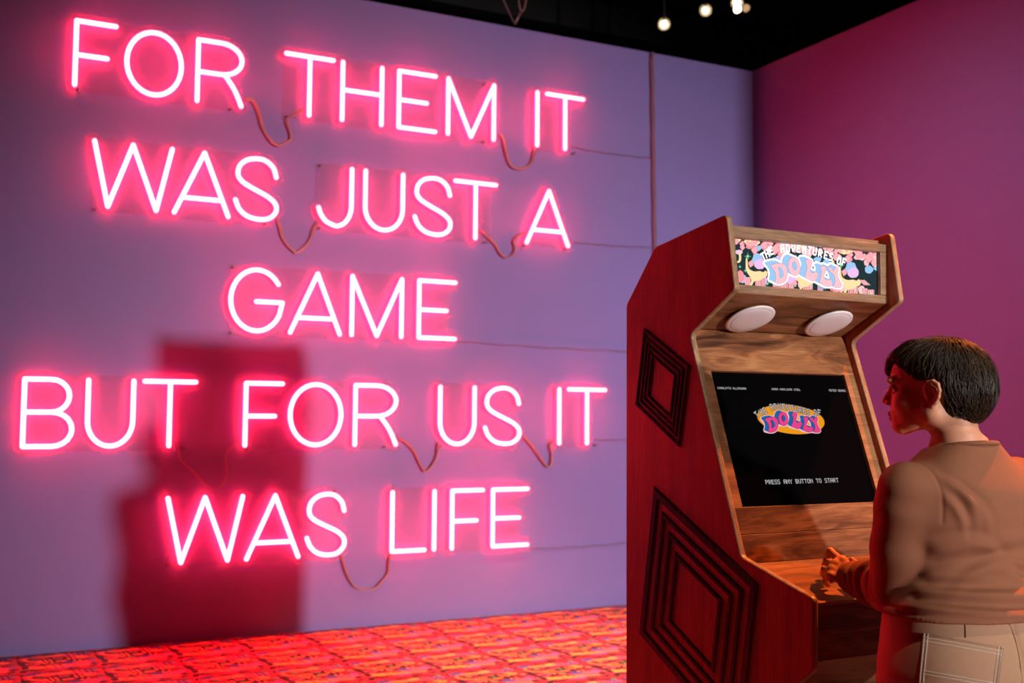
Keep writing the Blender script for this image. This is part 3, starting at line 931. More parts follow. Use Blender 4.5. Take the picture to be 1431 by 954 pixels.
# two round white speaker covers on the soffit
M_white = principled('white_plastic', (0.90, 0.87, 0.90), 0.35)
for sx in (0.187, 0.514):
    cy, cz = np.array(SO0)+sd*sl_*0.56
    zax = Vector((0, sn[0], sn[1]))
    xax = Vector((1, 0, 0))
    yax = zax.cross(xax)
    M = Matrix(((xax.x, yax.x, zax.x, sx), (xax.y, yax.y, zax.y, cy), (xax.z, yax.z, zax.z, cz), (0, 0, 0, 1)))
    sp = MB().lathe([(0.050, 0.0), (0.074, 0.006), (0.0795, 0.010), (0.0805, 0.013), (0.079, 0.0155), (0.0690, 0.0175)], 48, M).build('speaker_cover', M_white, cab, True)
    sp['label'] = 'round white cover under the marquee'
    MB().lathe([(0.0675, 0.0165), (0.0675, 0.0178), (0.0655, 0.0188), (0.045, 0.0212), (0.02, 0.0225), (0.004, 0.0228)], 48, M).build('dome', M_white, sp, True)

# ---- flat print: shapes in layers a fraction of a millimetre apart
PIX = {
 'A': '01110 10001 10001 11111 10001 10001 10001', 'B': '11110 10001 10001 11110 10001 10001 11110', 'C': '01111 10000 10000 10000 10000 10000 01111',
 'D': '11110 10001 10001 10001 10001 10001 11110', 'E': '11111 10000 10000 11110 10000 10000 11111', 'F': '11111 10000 10000 11110 10000 10000 10000',
 'G': '01111 10000 10000 10011 10001 10001 01111', 'H': '10001 10001 10001 11111 10001 10001 10001', 'I': '11111 00100 00100 00100 00100 00100 11111',
 'J': '00111 00010 00010 00010 00010 10010 01100', 'K': '10001 10010 10100 11000 10100 10010 10001', 'L': '10000 10000 10000 10000 10000 10000 11111',
 'M': '10001 11011 10101 10101 10001 10001 10001', 'N': '10001 11001 10101 10011 10001 10001 10001', 'O': '01110 10001 10001 10001 10001 10001 01110',
 'P': '11110 10001 10001 11110 10000 10000 10000', 'R': '11110 10001 10001 11110 10100 10010 10001', 'S': '01111 10000 10000 01110 00001 00001 11110',
 'T': '11111 00100 00100 00100 00100 00100 00100', 'U': '10001 10001 10001 10001 10001 10001 01110', 'V': '10001 10001 10001 10001 01010 01010 00100',
 'Y': '10001 10001 01010 00100 00100 00100 00100'}
class Print:
    """coloured flat shapes on a board: place(u, v, lift) gives the cabinet point"""
    def __init__(self, place):
        self.place, self.m, self.mats = place, MB(), []
    def mat(self, m):
        if m not in self.mats: self.mats.append(m)
        self.m.m = self.mats.index(m)
    def poly(self, pts, lift, mat):
        self.mat(mat)
        n = len(pts)
        tri = []
        bm = bmesh.new()
        vs = [bm.verts.new((p[0], p[1], 0)) for p in pts]
        try:
            f = bm.faces.new(vs)
            r = bmesh.ops.triangulate(bm, faces=[f])
            bm.verts.index_update()
            tri = [tuple(v.index for v in q.verts) for q in bm.faces]
        except ValueError:
            tri = [(0, i, i+1) for i in range(1, n-1)]
        bm.free()
        self.m.add([self.place(p[0], p[1], lift) for p in pts], tri)
    def halo(self, pts, lift, mat, r, n=12):
        for k in range(n):
            a = 2*math.pi*k/n
            self.poly([(x+r*math.cos(a), y+r*math.sin(a)) for x, y in pts], lift, mat)
    def smear(self, pts, lift, mat, dx, dy, n=6):
        for k in range(n+1):
            self.poly([(x+dx*k/n, y+dy*k/n) for x, y in pts], lift, mat)
    def glyph(self, ch, u, v, px, lift, mat, ang=0.0, grow=0.0, py=None):
        """u, v: centre of the letter"""
        if ch not in PIX: return
        ca, sa = math.cos(ang), math.sin(ang)
        py = py or px
        for j, row in enumerate(PIX[ch].split()):
            k = 0
            while k < 5:
                if row[k] == '1':
                    e = k
                    while e < 5 and row[e] == '1': e += 1
                    x0, x1 = (k-2.5)*px-grow, (e-2.5)*px+grow
                    y0, y1 = (3.5-j-1)*py-grow, (3.5-j)*py+grow
                    q = [(u+x*ca-y*sa, v+x*sa+y*ca) for x, y in ((x0, y0), (x1, y0), (x1, y1), (x0, y1))]
                    self.mat(mat)
                    self.m.add([self.place(a, b, lift) for a, b in q], [(0, 1, 2, 3)])
                    k = e
                else:
                    k += 1
    def line(self, text, u0, u1, v, lift, mat, py=None):
        n = len(text)
        px = (u1-u0)/(n*6-1)
        for i, ch in enumerate(text):
            self.glyph(ch, u0+px*(i*6+2.5), v, px, lift, mat, py=py)

def ellipse(cx, cy, rx, ry, rot=0.0, n=28):
    ca, sa = math.cos(rot), math.sin(rot)
    return [(cx+rx*math.cos(t)*ca-ry*math.sin(t)*sa, cy+rx*math.cos(t)*sa+ry*math.sin(t)*ca) for t in np.linspace(0, 2*math.pi, n, endpoint=False)]
def smooth_closed(pts, per=3):
    P = [np.array(p, float) for p in pts]; N = len(P); out = []
    for i in range(N):
        a, b, c, d = P[i-1], P[i], P[(i+1) % N], P[(i+2) % N]
        for k in range(per):
            t = k/per
            out.append(tuple(0.5*((2*b)+(-a+c)*t+(2*a-5*b+4*c-d)*t*t+(-a+3*b-3*c+d)*t**3)))
    return out
# the bubble letters of the title, in their own drawing units
D_ = [(538, 482), (575, 466), (620, 462), (648, 480), (660, 520), (658, 560), (640, 590), (604, 606), (574, 604), (570, 590), (576, 560), (566, 522), (546, 498)]
D_h = [(592, 497), (610, 495), (624, 514), (628, 545), (615, 562), (602, 560), (602, 528)]
O_ = ellipse(710, 478, 45, 66, -0.12); O_h = ellipse(712, 474, 15, 29, -0.12)
L1_ = [(793, 432), (812, 420), (838, 424), (842, 446), (832, 480), (830, 506), (848, 516), (868, 504), (886, 520), (876, 556), (850, 571), (815, 562), (790, 546), (800, 512), (806, 470)]
L2_ = [(903, 468), (924, 459), (944, 468), (942, 500), (931, 530), (936, 549), (955, 560), (978, 552), (992, 574), (982, 598), (950, 603), (915, 592), (898, 572), (908, 532), (912, 495)]
Y_ = [(958, 466), (984, 468), (1000, 492), (1010, 468), (1028, 459), (1037, 478), (1030, 510), (1044, 550), (1063, 580), (1054, 602), (1026, 606), (998, 601), (1010, 578), (1011, 545), (1000, 516), (974, 494)]
LOGO = [smooth_closed(D_), O_, smooth_closed(L1_), smooth_closed(L2_), smooth_closed(Y_)]
HOLES = [smooth_closed(D_h), O_h]

# ---- the screen
M_glass = principled('dark_screen_glass', (0.002, 0.002, 0.0025), 0.05, spec=0.15)
zr = 0.012
a, b = np.array((FY(SZ0-0.006), SZ0-0.006))-NF*zr, np.array((FY(SZ1+0.006), SZ1+0.006))-NF*zr
scr = MB().prism([(0, *a), (0, *b), (0, *(b-NF*0.004)), (0, *(a-NF*0.004))], (SX0-0.006, 0, 0), (SX1+0.006, 0, 0)).build('screen', M_glass, cab)
scr['label'] = 'black game screen with title logo and start prompt'
E2 = np.array((SL, 1.0))/math.hypot(SL, 1)
S_org = np.array((FY(SZ0), SZ0))-NF*zr
def scr_place(u, v, lift):
    p = S_org + E2*v + NF*lift
    return (u, p[0], p[1])
def scr_uv(px, py):
    p0, p1 = S_org, S_org+E2
    h = cab_hit(px, py, p0[0], p0[1], p1[0], p1[1])
    return (h[0], float((h[1:]-S_org) @ E2))
W_txt = emission('screen_white', (0.85, 0.85, 0.88), 0.60)
M_or = emission('screen_orange', (0.88, 0.33, 0.012), 0.95)
M_pk = emission('screen_pink', (0.86, 0.055, 0.26), 0.95)
M_bl = emission('screen_blue', (0.015, 0.13, 0.36), 0.95)
M_ol = emission('screen_outline', (0.95, 0.55, 0.60), 0.9)
M_bk = principled('screen_black', (0.004, 0.004, 0.006), 0.4)
pr = Print(scr_place)
def s_map(x, y): return scr_uv(990+x/6.814, 515+y/6.814)
mmu = 0.0003
pr.poly([s_map(x, y) for x, y in ellipse(784, 482, 323, 137, 0.125, 48)], 1*mmu, M_or)
for g_ in LOGO:
    P = [s_map(x, y) for x, y in g_]
    for k in range(5):
        pr.halo([(x-0.0022*k*1.7, y+0.0007*k) for x, y in P], 2*mmu, M_ol, 0.0042, 10)
for g_ in LOGO:
    P = [s_map(x, y) for x, y in g_]
    pr.smear(P, 3*mmu, M_bl, -0.0150, 0.0052, 7)
for g_ in LOGO:
    P = [s_map(x, y) for x, y in g_]
    pr.halo(P, 4*mmu, M_bk, 0.0012, 8)
    pr.poly(P, 5*mmu, M_pk)
for h_ in HOLES:
    P = [s_map(x, y) for x, y in h_]
    pr.halo(P, 5.5*mmu, M_bk, 0.0010, 8)
    pr.poly([(x+0.0018, y) for x, y in P], 6*mmu, M_bl)
ARC = [(455, 438), (497, 417), (532, 400), None, (598, 366), (636, 362), (677, 360), (715, 364), (755, 368), (797, 376), (834, 386), (873, 393), (909, 402), (946, 412), None, (1014, 418), (1052, 418)]
for ch, q in zip('THE ADVENTURES OF', ARC):
    if q is None: continue
    u, v = s_map(*q)
    ang = 0.55*(1-(q[0]-455)/300.0) if q[0] < 640 else -0.20*(q[0]-640)/400.0
    pr.glyph(ch, u, v, 0.00235, 5*mmu, M_bk, ang, 0.0017, py=0.0029)
    pr.glyph(ch, u, v, 0.00235, 6*mmu, W_txt, ang, 0.0002, py=0.0029)
u0, v0 = scr_uv(1069.5, 673.4); u1, v1 = scr_uv(1171.6, 671.0)
pr.line('PRESS ANY BUTTON TO START', u0, u1, (v0+v1)/2, 2*mmu, W_txt)
for tx, xa, xb in (('CHARLOTTE ALLINGHAM', 1003.0, 1042.8), ('JARRA KARALINAR STEEL', 1077.6, 1118.4), ('PETER ADAMS', 1158.0, 1181.0)):
    u0, v0 = scr_uv(xa, 543.6); u1, v1 = scr_uv(xb, 544.6)
    pr.line(tx, u0, u1, scr_uv(1090, 543.9)[1], 2*mmu, W_txt)
pm = pr.m.build('screen_picture', pr.mats, scr)
pm['label'] = 'orange oval with pink bubble letters DOLLY and white text'

# ---- the marquee: a back-lit printed panel
MQY, MQ0, MQ1, MZ0, MZ1 = 0.052, 0.022, 0.661, 1.800, 1.974
def mq_place(u, v, lift): return (u, MQY-lift, v)
def mq_uv(px, py):
    h = cab_hit(px, py, MQY, 1.8, MQY, 1.9)
    return (h[0], h[2])
def q_map(x, y): return mq_uv(1010+x/5.504, 310+y/5.504)
M_q = {k: emission('marquee_'+k, c, s) for k, c, s in (
    ('dark', (0.020, 0.040, 0.045), 1.0), ('pink', (1.0, 0.32, 0.38), 1.0), ('rose', (1.0, 0.56, 0.57), 1.1), ('yellow', (1.0, 0.72, 0.38), 1.1),
    ('blue', (0.38, 0.66, 1.0), 0.95), ('lilac', (0.92, 0.56, 0.90), 1.0), ('green', (0.36, 1.0, 0.55), 0.95), ('red', (0.62, 0.05, 0.10), 1.0),
    ('white', (1.0, 0.97, 0.98), 1.35), ('face', (1.0, 0.56, 0.62), 1.05), ('line', (0.35, 0.20, 0.50), 0.9))}
mq = MB().box((MQ0, MQY, MZ0), (MQ1, MQY+0.006, MZ1)).build('marquee_panel', M_q['dark'], cab)
mq['label'] = 'back-lit printed marquee panel with the title DOLLY'
pq = Print(mq_place)
def inside(P):
    return [(min(max(u, MQ0+0.001), MQ1-0.001), min(max(v, MZ0+0.001), MZ1-0.001)) for u, v in P]
def qp(pts, lift, m):
    pq.poly(inside([q_map(x, y) for x, y in pts]), lift*mmu, M_q[m])
def q_diamond(cx, cy, s, rot=0.0, lift=4):
    for k, (f, m) in enumerate(((1.0, 'pink'), (0.66, 'rose'), (0.42, 'pink'), (0.2, 'rose'))):
        qp([(cx+f*s*(0.85*math.cos(a+rot)), cy+f*s*1.15*math.sin(a+rot)) for a in (0.2, 1.75, 3.3, 4.9)], lift+0.3*k, m)
def q_star(cx, cy, s, lift=5):
    pts = []
    for k in range(16):
        a = math.pi*k/8
        r = s if k % 4 == 0 else (s*0.55 if k % 2 == 0 else s*0.16)
        pts.append((cx+r*math.sin(a)*0.8, cy-r*math.cos(a)))
    qp(pts, lift, 'green')
def q_blob(cx, cy, rx, ry, m, lift, wob=0.12, n=18, rot=0.0, seed=1):
    rnd = random.Random(seed)
    qp([(cx+rx*math.cos(2*math.pi*k/n+rot)*(1+rnd.uniform(-wob, wob)), cy+ry*math.sin(2*math.pi*k/n+rot)*(1+rnd.uniform(-wob, wob))) for k in range(n)], lift, m)
def q_cat(cx, cy, s, lift=7):
    """a leaping yellow cat: tail curling up on the left, long body, legs below"""
    pts = [(-95, -130), (-86, -135), (-80, -100), (-76, -62), (-58, -36), (-20, -22), (22, -26), (50, -16), (66, -30), (78, -18), (84, 4), (72, 26),
           (48, 30), (30, 50), (0, 56), (-26, 60), (-44, 92), (-72, 108), (-60, 84), (-50, 56), (-56, 26), (-80, -6), (-96, -50)]
    qp([(cx+x*s, cy+y*s) for x, y in smooth_closed(pts, 2)], lift, 'yellow')
def q_stripes(x0, x1, y0, y1, n, lift=2, skew=0.0):
    qp([(x0, y0), (x1, y0), (x1+skew, y1), (x0+skew, y1)], lift, 'rose')
    for k in range(n):
        x = x0+(x1-x0)*(k+0.5)/n
        w = (x1-x0)/n*0.16
        qp([(x-w, y0), (x+w, y0), (x+w+skew, y1), (x-w+skew, y1)], lift+0.5, 'red')
REP = 718.0                       # the print repeats along the panel
for rep in (-1, 0, 1):
    ox, oy = REP*rep, 66.0*rep
    def inb(x): return 60 < x < 1200
    for (x, y, rx, ry, mt, sd_) in ((225, 150, 62, 36, 'yellow', 1), (265, 285, 40, 48, 'blue', 2), (285, 325, 44, 40, 'lilac', 3), (350, 205, 30, 26, 'rose', 5),
                                    (470, 220, 44, 60, 'rose', 6), (520, 170, 26, 34, 'pink', 7), (590, 175, 66, 44, 'yellow', 8), (650, 240, 40, 40, 'rose', 9),
                                    (520, 440, 50, 34, 'lilac', 10), (130, 420, 34, 46, 'pink', 11), (405, 300, 34, 30, 'blue', 12), (120, 130, 20, 26, 'yellow', 13)):
        if inb(x+ox): q_blob(x+ox, y+oy, rx, ry, mt, 2.0+sd_*0.02, seed=sd_)
    for (x0, x1, y0, y1, n) in ((250, 320, 430, 500, 5), (385, 445, 455, 510, 4), (440, 500, 450, 520, 4), (620, 690, 460, 520, 5)):
        if inb(x0+ox) and inb(x1+ox): q_stripes(x0+ox, x1+ox, y0+oy, y1+oy, n)
    if inb(330+ox): q_stripes(322+ox, 372+ox, 380+oy, 420+oy, 4, 2.4, 46)
    for (x, y, s_) in ((150, 195, 25), (243, 217, 34), (322, 180, 36), (405, 210, 42), (215, 322, 28), (555, 470, 22), (172, 452, 20), (690, 215, 34), (440, 250, 26), (97, 150, 26)):
        if inb(x+ox): q_diamond(x+ox, y+oy, s_, 0.1*math.sin(x))
    for (x, y, s_) in ((190, 265, 38), (172, 375, 24), (405, 150, 18), (345, 470, 22), (130, 345, 22), (560, 260, 14)):
        if inb(x+ox): q_star(x+ox, y+oy, s_)
    for (x, y, s_) in ((262, 402, 0.92), (632, 455, 0.80)):
        if inb(x+ox): q_cat(x+ox, y+oy, s_)
    # arched cactus-like shapes
    if inb(128+ox):
        qp([(x+ox, y+oy) for x, y in smooth_closed([(118, 235), (128, 228), (138, 240), (140, 290), (128, 312), (112, 314), (108, 304), (120, 296), (124, 270)], 2)], 3.5, 'yellow')
rq = random.Random(11)
for k in range(30):
    x = 70+k*38+rq.uniform(-8, 8); y0_ = 128+0.095*(x-70)
    q_diamond(x, y0_+rq.uniform(0, 40), rq.uniform(16, 30), rq.uniform(-0.4, 0.4), 3.0+0.05*k)
    if k % 2: q_blob(x+14, y0_+rq.uniform(50, 130), rq.uniform(18, 36), rq.uniform(16, 30), rq.choice(('rose', 'pink', 'lilac', 'yellow', 'blue')), 1.2+0.02*k, seed=40+k)
    if k % 3 == 0: q_stripes(x-20, x+22, y0_+285, y0_+352, 4, 1.5)
    if k % 3 == 1: q_star(x, y0_+318+rq.uniform(-20, 12), 20)
    if k % 4 == 2: q_blob(x+8, y0_+300, 26, 34, rq.choice(('lilac', 'blue', 'rose')), 1.4+0.02*k, seed=90+k)
MQARC = [(308, 268), (336, 244), (368, 222), None, (455, 205), (497, 205), (538, 200), (580, 205), (622, 212), (664, 220), (704, 228), (746, 240), (790, 256), (828, 270), None, (890, 300), (928, 310)]
for ch, q in zip('THE ADVENTURES OF', MQARC):
    if q is None: continue
    u, v = q_map(*q)
    ang = 0.5*(1-(q[0]-308)/190.0) if q[0] < 460 else -0.30*(q[0]-460)/460.0
    pq.glyph(ch, u, v, 0.0030, 9*mmu, M_q['white'], ang, 0.0010, py=0.0036)
def lg(x, y):
    mx = 322+(x-497)*1.04
    return q_map(mx, 246+(y-402)*1.08+0.07*(mx-320))
for g_ in LOGO:
    P = [lg(x, y) for x, y in g_]
    for k in range(5):
        pq.halo([(x-0.0062*k, y+0.0018*k) for x, y in P], 10*mmu, M_q['white'], 0.0062, 10)
for g_ in LOGO:
    pq.smear([lg(x, y) for x, y in g_], 11*mmu, M_q['blue'], -0.0250, 0.0072, 8)
for g_ in LOGO:
    P = [lg(x, y) for x, y in g_]
    pq.halo(P, 12*mmu, M_q['line'], 0.0011, 8)
    pq.poly(P, 13*mmu, M_q['face'])
for h_ in HOLES:
    P = [lg(x, y) for x, y in h_]
    pq.halo(P, 14*mmu, M_q['line'], 0.0010, 8)
    pq.poly(P, 15*mmu, M_q['blue'])
pmq = pq.m.build('marquee_print', pq.mats, mq)
pmq['label'] = 'washed-out pattern of cats, diamonds and stars behind bubble letters'

# ---- joystick under the visitor's hand
M_jst = principled('black_plastic', (0.015, 0.014, 0.014), 0.3)
jx, jy = 0.192, -0.205
jz = cp[0][1]+(cp[1][1]-cp[0][1])*((jy-cp[0][0])/(cp[1][0]-cp[0][0]))
js = MB().lathe([(0.015, 0.0), (0.015, 0.003), (0.010, 0.006), (0.006, 0.008), (0.006, 0.030)], 20, Matrix.Translation((jx, jy, jz))).build('joystick', M_jst, cab, True)
MB().lathe([(0.002, 0.026), (0.011, 0.029), (0.0155, 0.037), (0.0165, 0.044), (0.0145, 0.052), (0.009, 0.058), (0.002, 0.060)], 20, Matrix.Translation((jx, jy, jz))).build('ball', M_jst, js, True)

# ------------------------------------------------------------------ the visitor
def surface_nets(Fv, org, h):
    neg = Fv < 0
    nx_, ny_, nz_ = Fv.shape
    c = np.zeros((nx_-1, ny_-1, nz_-1), np.int8)
    for dx in (0, 1):
        for dy in (0, 1):
            for dz in (0, 1):
                c += neg[dx:nx_-1+dx, dy:ny_-1+dy, dz:nz_-1+dz]
    act = (c > 0) & (c < 8)
    I = np.argwhere(act)
    acc = np.zeros((len(I), 3)); cnt = np.zeros(len(I))
    corners = [(i, j, k) for i in (0, 1) for j in (0, 1) for k in (0, 1)]
    for a in corners:
        for ax in range(3):
            if a[ax] == 1: continue
            b = list(a); b[ax] = 1
            va = Fv[I[:, 0]+a[0], I[:, 1]+a[1], I[:, 2]+a[2]]
            vb = Fv[I[:, 0]+b[0], I[:, 1]+b[1], I[:, 2]+b[2]]
            m = (va < 0) != (vb < 0)
            t = np.where(m, va/np.where(m, va-vb, 1), 0)
            p = np.array(a, float)[None, :].repeat(len(I), 0)
            p[:, ax] += t
            acc[m] += p[m]; cnt[m] += 1
    V = org + h*(I + acc/cnt[:, None])
    idx = -np.ones(act.shape, np.int64)
    idx[act] = np.arange(len(I))
    Q = []
    for ax in range(3):
        o1, o2 = (ax+1) % 3, (ax+2) % 3
        sl0 = [slice(1, -1)]*3; sl1 = [slice(1, -1)]*3
        sl0[ax] = slice(0, -1); sl1[ax] = slice(1, None)
        a, b = neg[tuple(sl0)], neg[tuple(sl1)]
        E_ = np.argwhere(a != b)
        flip = a[tuple(E_.T)]
        base = E_.copy(); base[:, o1] += 1; base[:, o2] += 1
        def cell(d1, d2):
            q = base.copy(); q[:, o1] -= d1; q[:, o2] -= d2
            return idx[q[:, 0], q[:, 1], q[:, 2]]
        q = np.stack([cell(1, 1), cell(0, 1), cell(0, 0), cell(1, 0)], 1)
        q[~flip] = q[~flip][:, ::-1]
        Q.append(q)
    Q = np.concatenate(Q)
    return V, Q[(Q >= 0).all(1)]

class Field:
    def __init__(self, lo, hi, h):
        self.lo, self.h = np.array(lo, float), h
        self.n = np.ceil((np.array(hi)-self.lo)/h).astype(int)+1
        self.F = np.full(self.n, 1.0, np.float32)
    def _sub(self, lo, hi, pad):
        a = np.clip(np.floor((np.array(lo)-pad-self.lo)/self.h).astype(int), 0, self.n)
        b = np.clip(np.ceil((np.array(hi)+pad-self.lo)/self.h).astype(int)+1, 0, self.n)
        if (b <= a).any(): return None, None
        g = [self.lo[i]+self.h*np.arange(a[i], b[i]) for i in range(3)]
        X, Y, Z = np.meshgrid(*g, indexing='ij', sparse=True)
        return tuple(slice(a[i], b[i]) for i in range(3)), (X, Y, Z)
    def _join(self, sl, d, k):
        A = self.F[sl]
        if k <= 0:
            self.F[sl] = np.minimum(A, d); return
        h = np.clip(0.5+0.5*(A-d)/k, 0, 1)
        self.F[sl] = A*(1-h)+d*h-k*h*(1-h)
    def cone(self, a, b, ra, rb, k=0.02, squash=None):
        a, b = np.array(a, float), np.array(b, float)
        R = max(ra, rb)
        sl, G = self._sub(np.minimum(a, b)-R, np.maximum(a, b)+R, k+2*self.h)
        if sl is None: return
        ab = b-a; L2 = ab@ab+1e-12
        P = [G[i]-a[i] for i in range(3)]
        t = np.clip((P[0]*ab[0]+P[1]*ab[1]+P[2]*ab[2])/L2, 0, 1)
        Q = [P[i]-t*ab[i] for i in range(3)]
        d2 = Q[0]**2+Q[1]**2+Q[2]**2
        if squash is not None:
            ax, f = squash      # flatten along an axis
            q = Q[0]*ax[0]+Q[1]*ax[1]+Q[2]*ax[2]
            d2 = d2 + q*q*(f*f-1)
        self._join(sl, np.sqrt(d2)-(ra+(rb-ra)*t), k)
    def chain(self, pts, rs, k=0.01):
        for i in range(len(pts)-1):
            self.cone(pts[i], pts[i+1], rs[i], rs[i+1], k)
    def ell(self, c, r, axes, k=0.02, cut=False):
        """axes: rows are the unit axes"""
        c, r = np.array(c, float), np.array(r, float)
        R = r.max()
        sl, G = self._sub(c-R, c+R, k+2*self.h)
        if sl is None: return
        P = [G[i]-c[i] for i in range(3)]
        k0 = 0; k1 = 0
        for i in range(3):
            q = (P[0]*axes[i][0]+P[1]*axes[i][1]+P[2]*axes[i][2])/r[i]
            k0 = k0+q*q; k1 = k1+(q/r[i])**2
        k0 = np.sqrt(k0); k1 = np.sqrt(k1)+1e-9
        d = k0*(k0-1)/k1
        if cut:
            A = self.F[sl]
            h = np.clip(0.5-0.5*(A+d)/k, 0, 1)
            self.F[sl] = A*(1-h)+(-d)*h+k*h*(1-h)
        else:
            self._join(sl, d, k)
    def loft(self, org, s, f, table, k=0.02, ex=2.3):
        """stacked rounded sections: rows of (z, s centre, f centre, half width, half depth)"""
        T = np.array(sorted(table)); z0, z1 = T[0, 0], T[-1, 0]
        R = T[:, 3:].max()+0.1
        sl, (X, Y, Z) = self._sub((org[0]-R, org[1]-R, z0), (org[0]+R, org[1]+R, z1), k+2*self.h)
        zz = np.clip(Z, z0, z1)
        # smooth interpolation of the table
        def it(col):
            x, y = T[:, 0], T[:, col]
            m = np.gradient(y, x)
            i = np.clip(np.searchsorted(x, zz.ravel())-1, 0, len(x)-2)
            hh = x[i+1]-x[i]; t = (zz.ravel()-x[i])/hh
            v = (2*t**3-3*t**2+1)*y[i]+(t**3-2*t**2+t)*hh*m[i]+(-2*t**3+3*t**2)*y[i+1]+(t**3-t**2)*hh*m[i+1]
            return v.reshape(zz.shape)
        cs, cf, a, b = it(1), it(2), it(3), it(4)
        S = (X-org[0])*s[0]+(Y-org[1])*s[1]-cs
        Fd = (X-org[0])*f[0]+(Y-org[1])*f[1]-cf
        q = (np.abs(S/a)**ex+np.abs(Fd/b)**ex)**(1/ex)
        d = (q-1)*np.minimum(a, b)
        d = np.maximum(d, np.maximum(z0-Z, Z-z1))
        self._join(sl, d, k)
    def grid(self):
        g = [self.lo[i]+self.h*np.arange(self.n[i]) for i in range(3)]
        return np.meshgrid(*g, indexing='ij', sparse=True)
    def mesh(self):
        return surface_nets(self.F, self.lo, self.h)

def vnormals(V, Q):
    n = np.zeros_like(V)
    fn = np.cross(V[Q[:, 2]]-V[Q[:, 0]], V[Q[:, 3]]-V[Q[:, 1]])
    for k in range(4): np.add.at(n, Q[:, k], fn)
    return n/(np.linalg.norm(n, axis=1, keepdims=True)+1e-12)
def relax(V, Q, it=2, lam=0.5):
    for _ in range(it):
        s = np.zeros_like(V); c = np.zeros(len(V))
        for k in range(4):
            a, b = Q[:, k], Q[:, (k+1) % 4]
            np.add.at(s, a, V[b]); np.add.at(c, a, 1)
            np.add.at(s, b, V[a]); np.add.at(c, b, 1)
        V = V+lam*(s/np.maximum(c, 1)[:, None]-V)
    return V
def mesh_obj(name, V, Q, mats, parent=None, mat_of_face=None, loc=(0, 0, 0)):
    me = bpy.data.meshes.new(name)
    V = V-np.array(loc)
    me.vertices.add(len(V)); me.vertices.foreach_set('co', V.astype(np.float32).ravel())
    nf = len(Q)
    me.loops.add(nf*4); me.loops.foreach_set('vertex_index', Q.astype(np.int32).ravel())
    me.polygons.add(nf); me.polygons.foreach_set('loop_start', np.arange(0, nf*4, 4, dtype=np.int32))
    me.polygons.foreach_set('use_smooth', np.ones(nf, bool))
    for m in (mats if isinstance(mats, (list, tuple)) else [mats]): me.materials.append(m)
    if mat_of_face is not None: me.polygons.foreach_set('material_index', mat_of_face.astype(np.int32))
    me.update(calc_edges=True); me.validate()
    o = bpy.data.objects.new(name, me); COL.objects.link(o)
    if parent is not None: o.parent = parent
    return o
def wav(P, freq, seed):
    """cheap smooth noise in -1..1"""
    r = np.random.RandomState(seed); v = np.zeros(len(P))
    for i in range(7):
        d = r.normal(size=3); d /= np.linalg.norm(d)
        v += np.sin(P@d*freq*(0.7+0.6*r.rand())+r.rand()*6.28)
    return v/7*1.6
def sstep(a, b, x):
    t = np.clip((x-a)/(b-a), 0, 1); return t*t*(3-2*t)

BX = at(1338, 700, 2.72); BX = np.array((BX[0], BX[1], 0.0))
AZ = math.radians(3.0)
BS = np.array((math.cos(AZ), -math.sin(AZ), 0.0)); BF = np.array((math.sin(AZ), math.cos(AZ), 0.0))
def body(s, f, z): return BX + BS*s + BF*f + np.array((0, 0, z))

# joints of the near (left) arm
LS = body(-0.160, 0.020, 1.248)-FWD*0.035; EL = at(1257, 822, 2.690); WR = at(1190, 806, 2.965)
RS = body(0.172, -0.02, 1.252); ER = body(0.225, 0.06, 1.00); WRR = body(0.235, 0.285, 1.005)

# ---- head
HC = at(1313, 540, 2.73)
HAZ, HPT = math.radians(-32.0), math.radians(-3.0)
hx = np.array((math.cos(HAZ), -math.sin(HAZ), 0.0))
hy0 = np.array((math.sin(HAZ), math.cos(HAZ), 0.0))
hy = hy0*math.cos(HPT) + EZ*math.sin(HPT)
hz = np.cross(hx, hy)
def hd(x, y, z): return HC + hx*x + hy*y + hz*z
HA = [hx, hy, hz]
def hloc(P):
    d = P-HC
    return np.stack([d@hx, d@hy, d@hz], 1)

fh = Field(HC+np.array((-0.20, -0.20, -0.26)), HC+np.array((0.20, 0.20, 0.14)), 0.0022)
fh.ell(hd(0, -0.014, 0.022), (0.074, 0.104, 0.087), HA, 0.01)
fh.ell(hd(0, 0.050, 0.040), (0.060, 0.066, 0.058), HA, 0.03)          # forehead
fh.ell(hd(0, 0.052, -0.030), (0.058, 0.064, 0.072), HA, 0.02)         # mid face
for s_ in (-1, 1):
    fh.ell(hd(0.032*s_, 0.072, -0.036), (0.024, 0.032, 0.030), HA, 0.025)   # cheeks
    fh.cone(hd(0.054*s_, 0.012, -0.066), hd(0.016*s_, 0.092, -0.092), 0.021, 0.018, 0.03)   # jaw
    fh.cone(hd(0.058*s_, 0.006, -0.020), hd(0.054*s_, 0.012, -0.066), 0.018, 0.020, 0.03)
    fh.ell(hd(0.031*s_, 0.108, 0.020), (0.026, 0.012, 0.009), HA, 0.014)    # brow
fh.ell(hd(0, 0.098, -0.093), (0.022, 0.020, 0.017), HA, 0.018)        # chin
fh.ell(hd(0, 0.100, -0.062), (0.028, 0.022, 0.027), HA, 0.015)        # mouth mound
for s_ in (-1, 1):
    fh.ell(hd(0.033*s_, 0.118, -0.001), (0.018, 0.015, 0.012), HA, 0.012, cut=True)   # sockets
fh.chain([hd(0, 0.108, 0.012), hd(0, 0.117, -0.004), hd(0, 0.126, -0.020), hd(0, 0.1325, -0.0285)], [0.0090, 0.0076, 0.0082, 0.0092], 0.008)
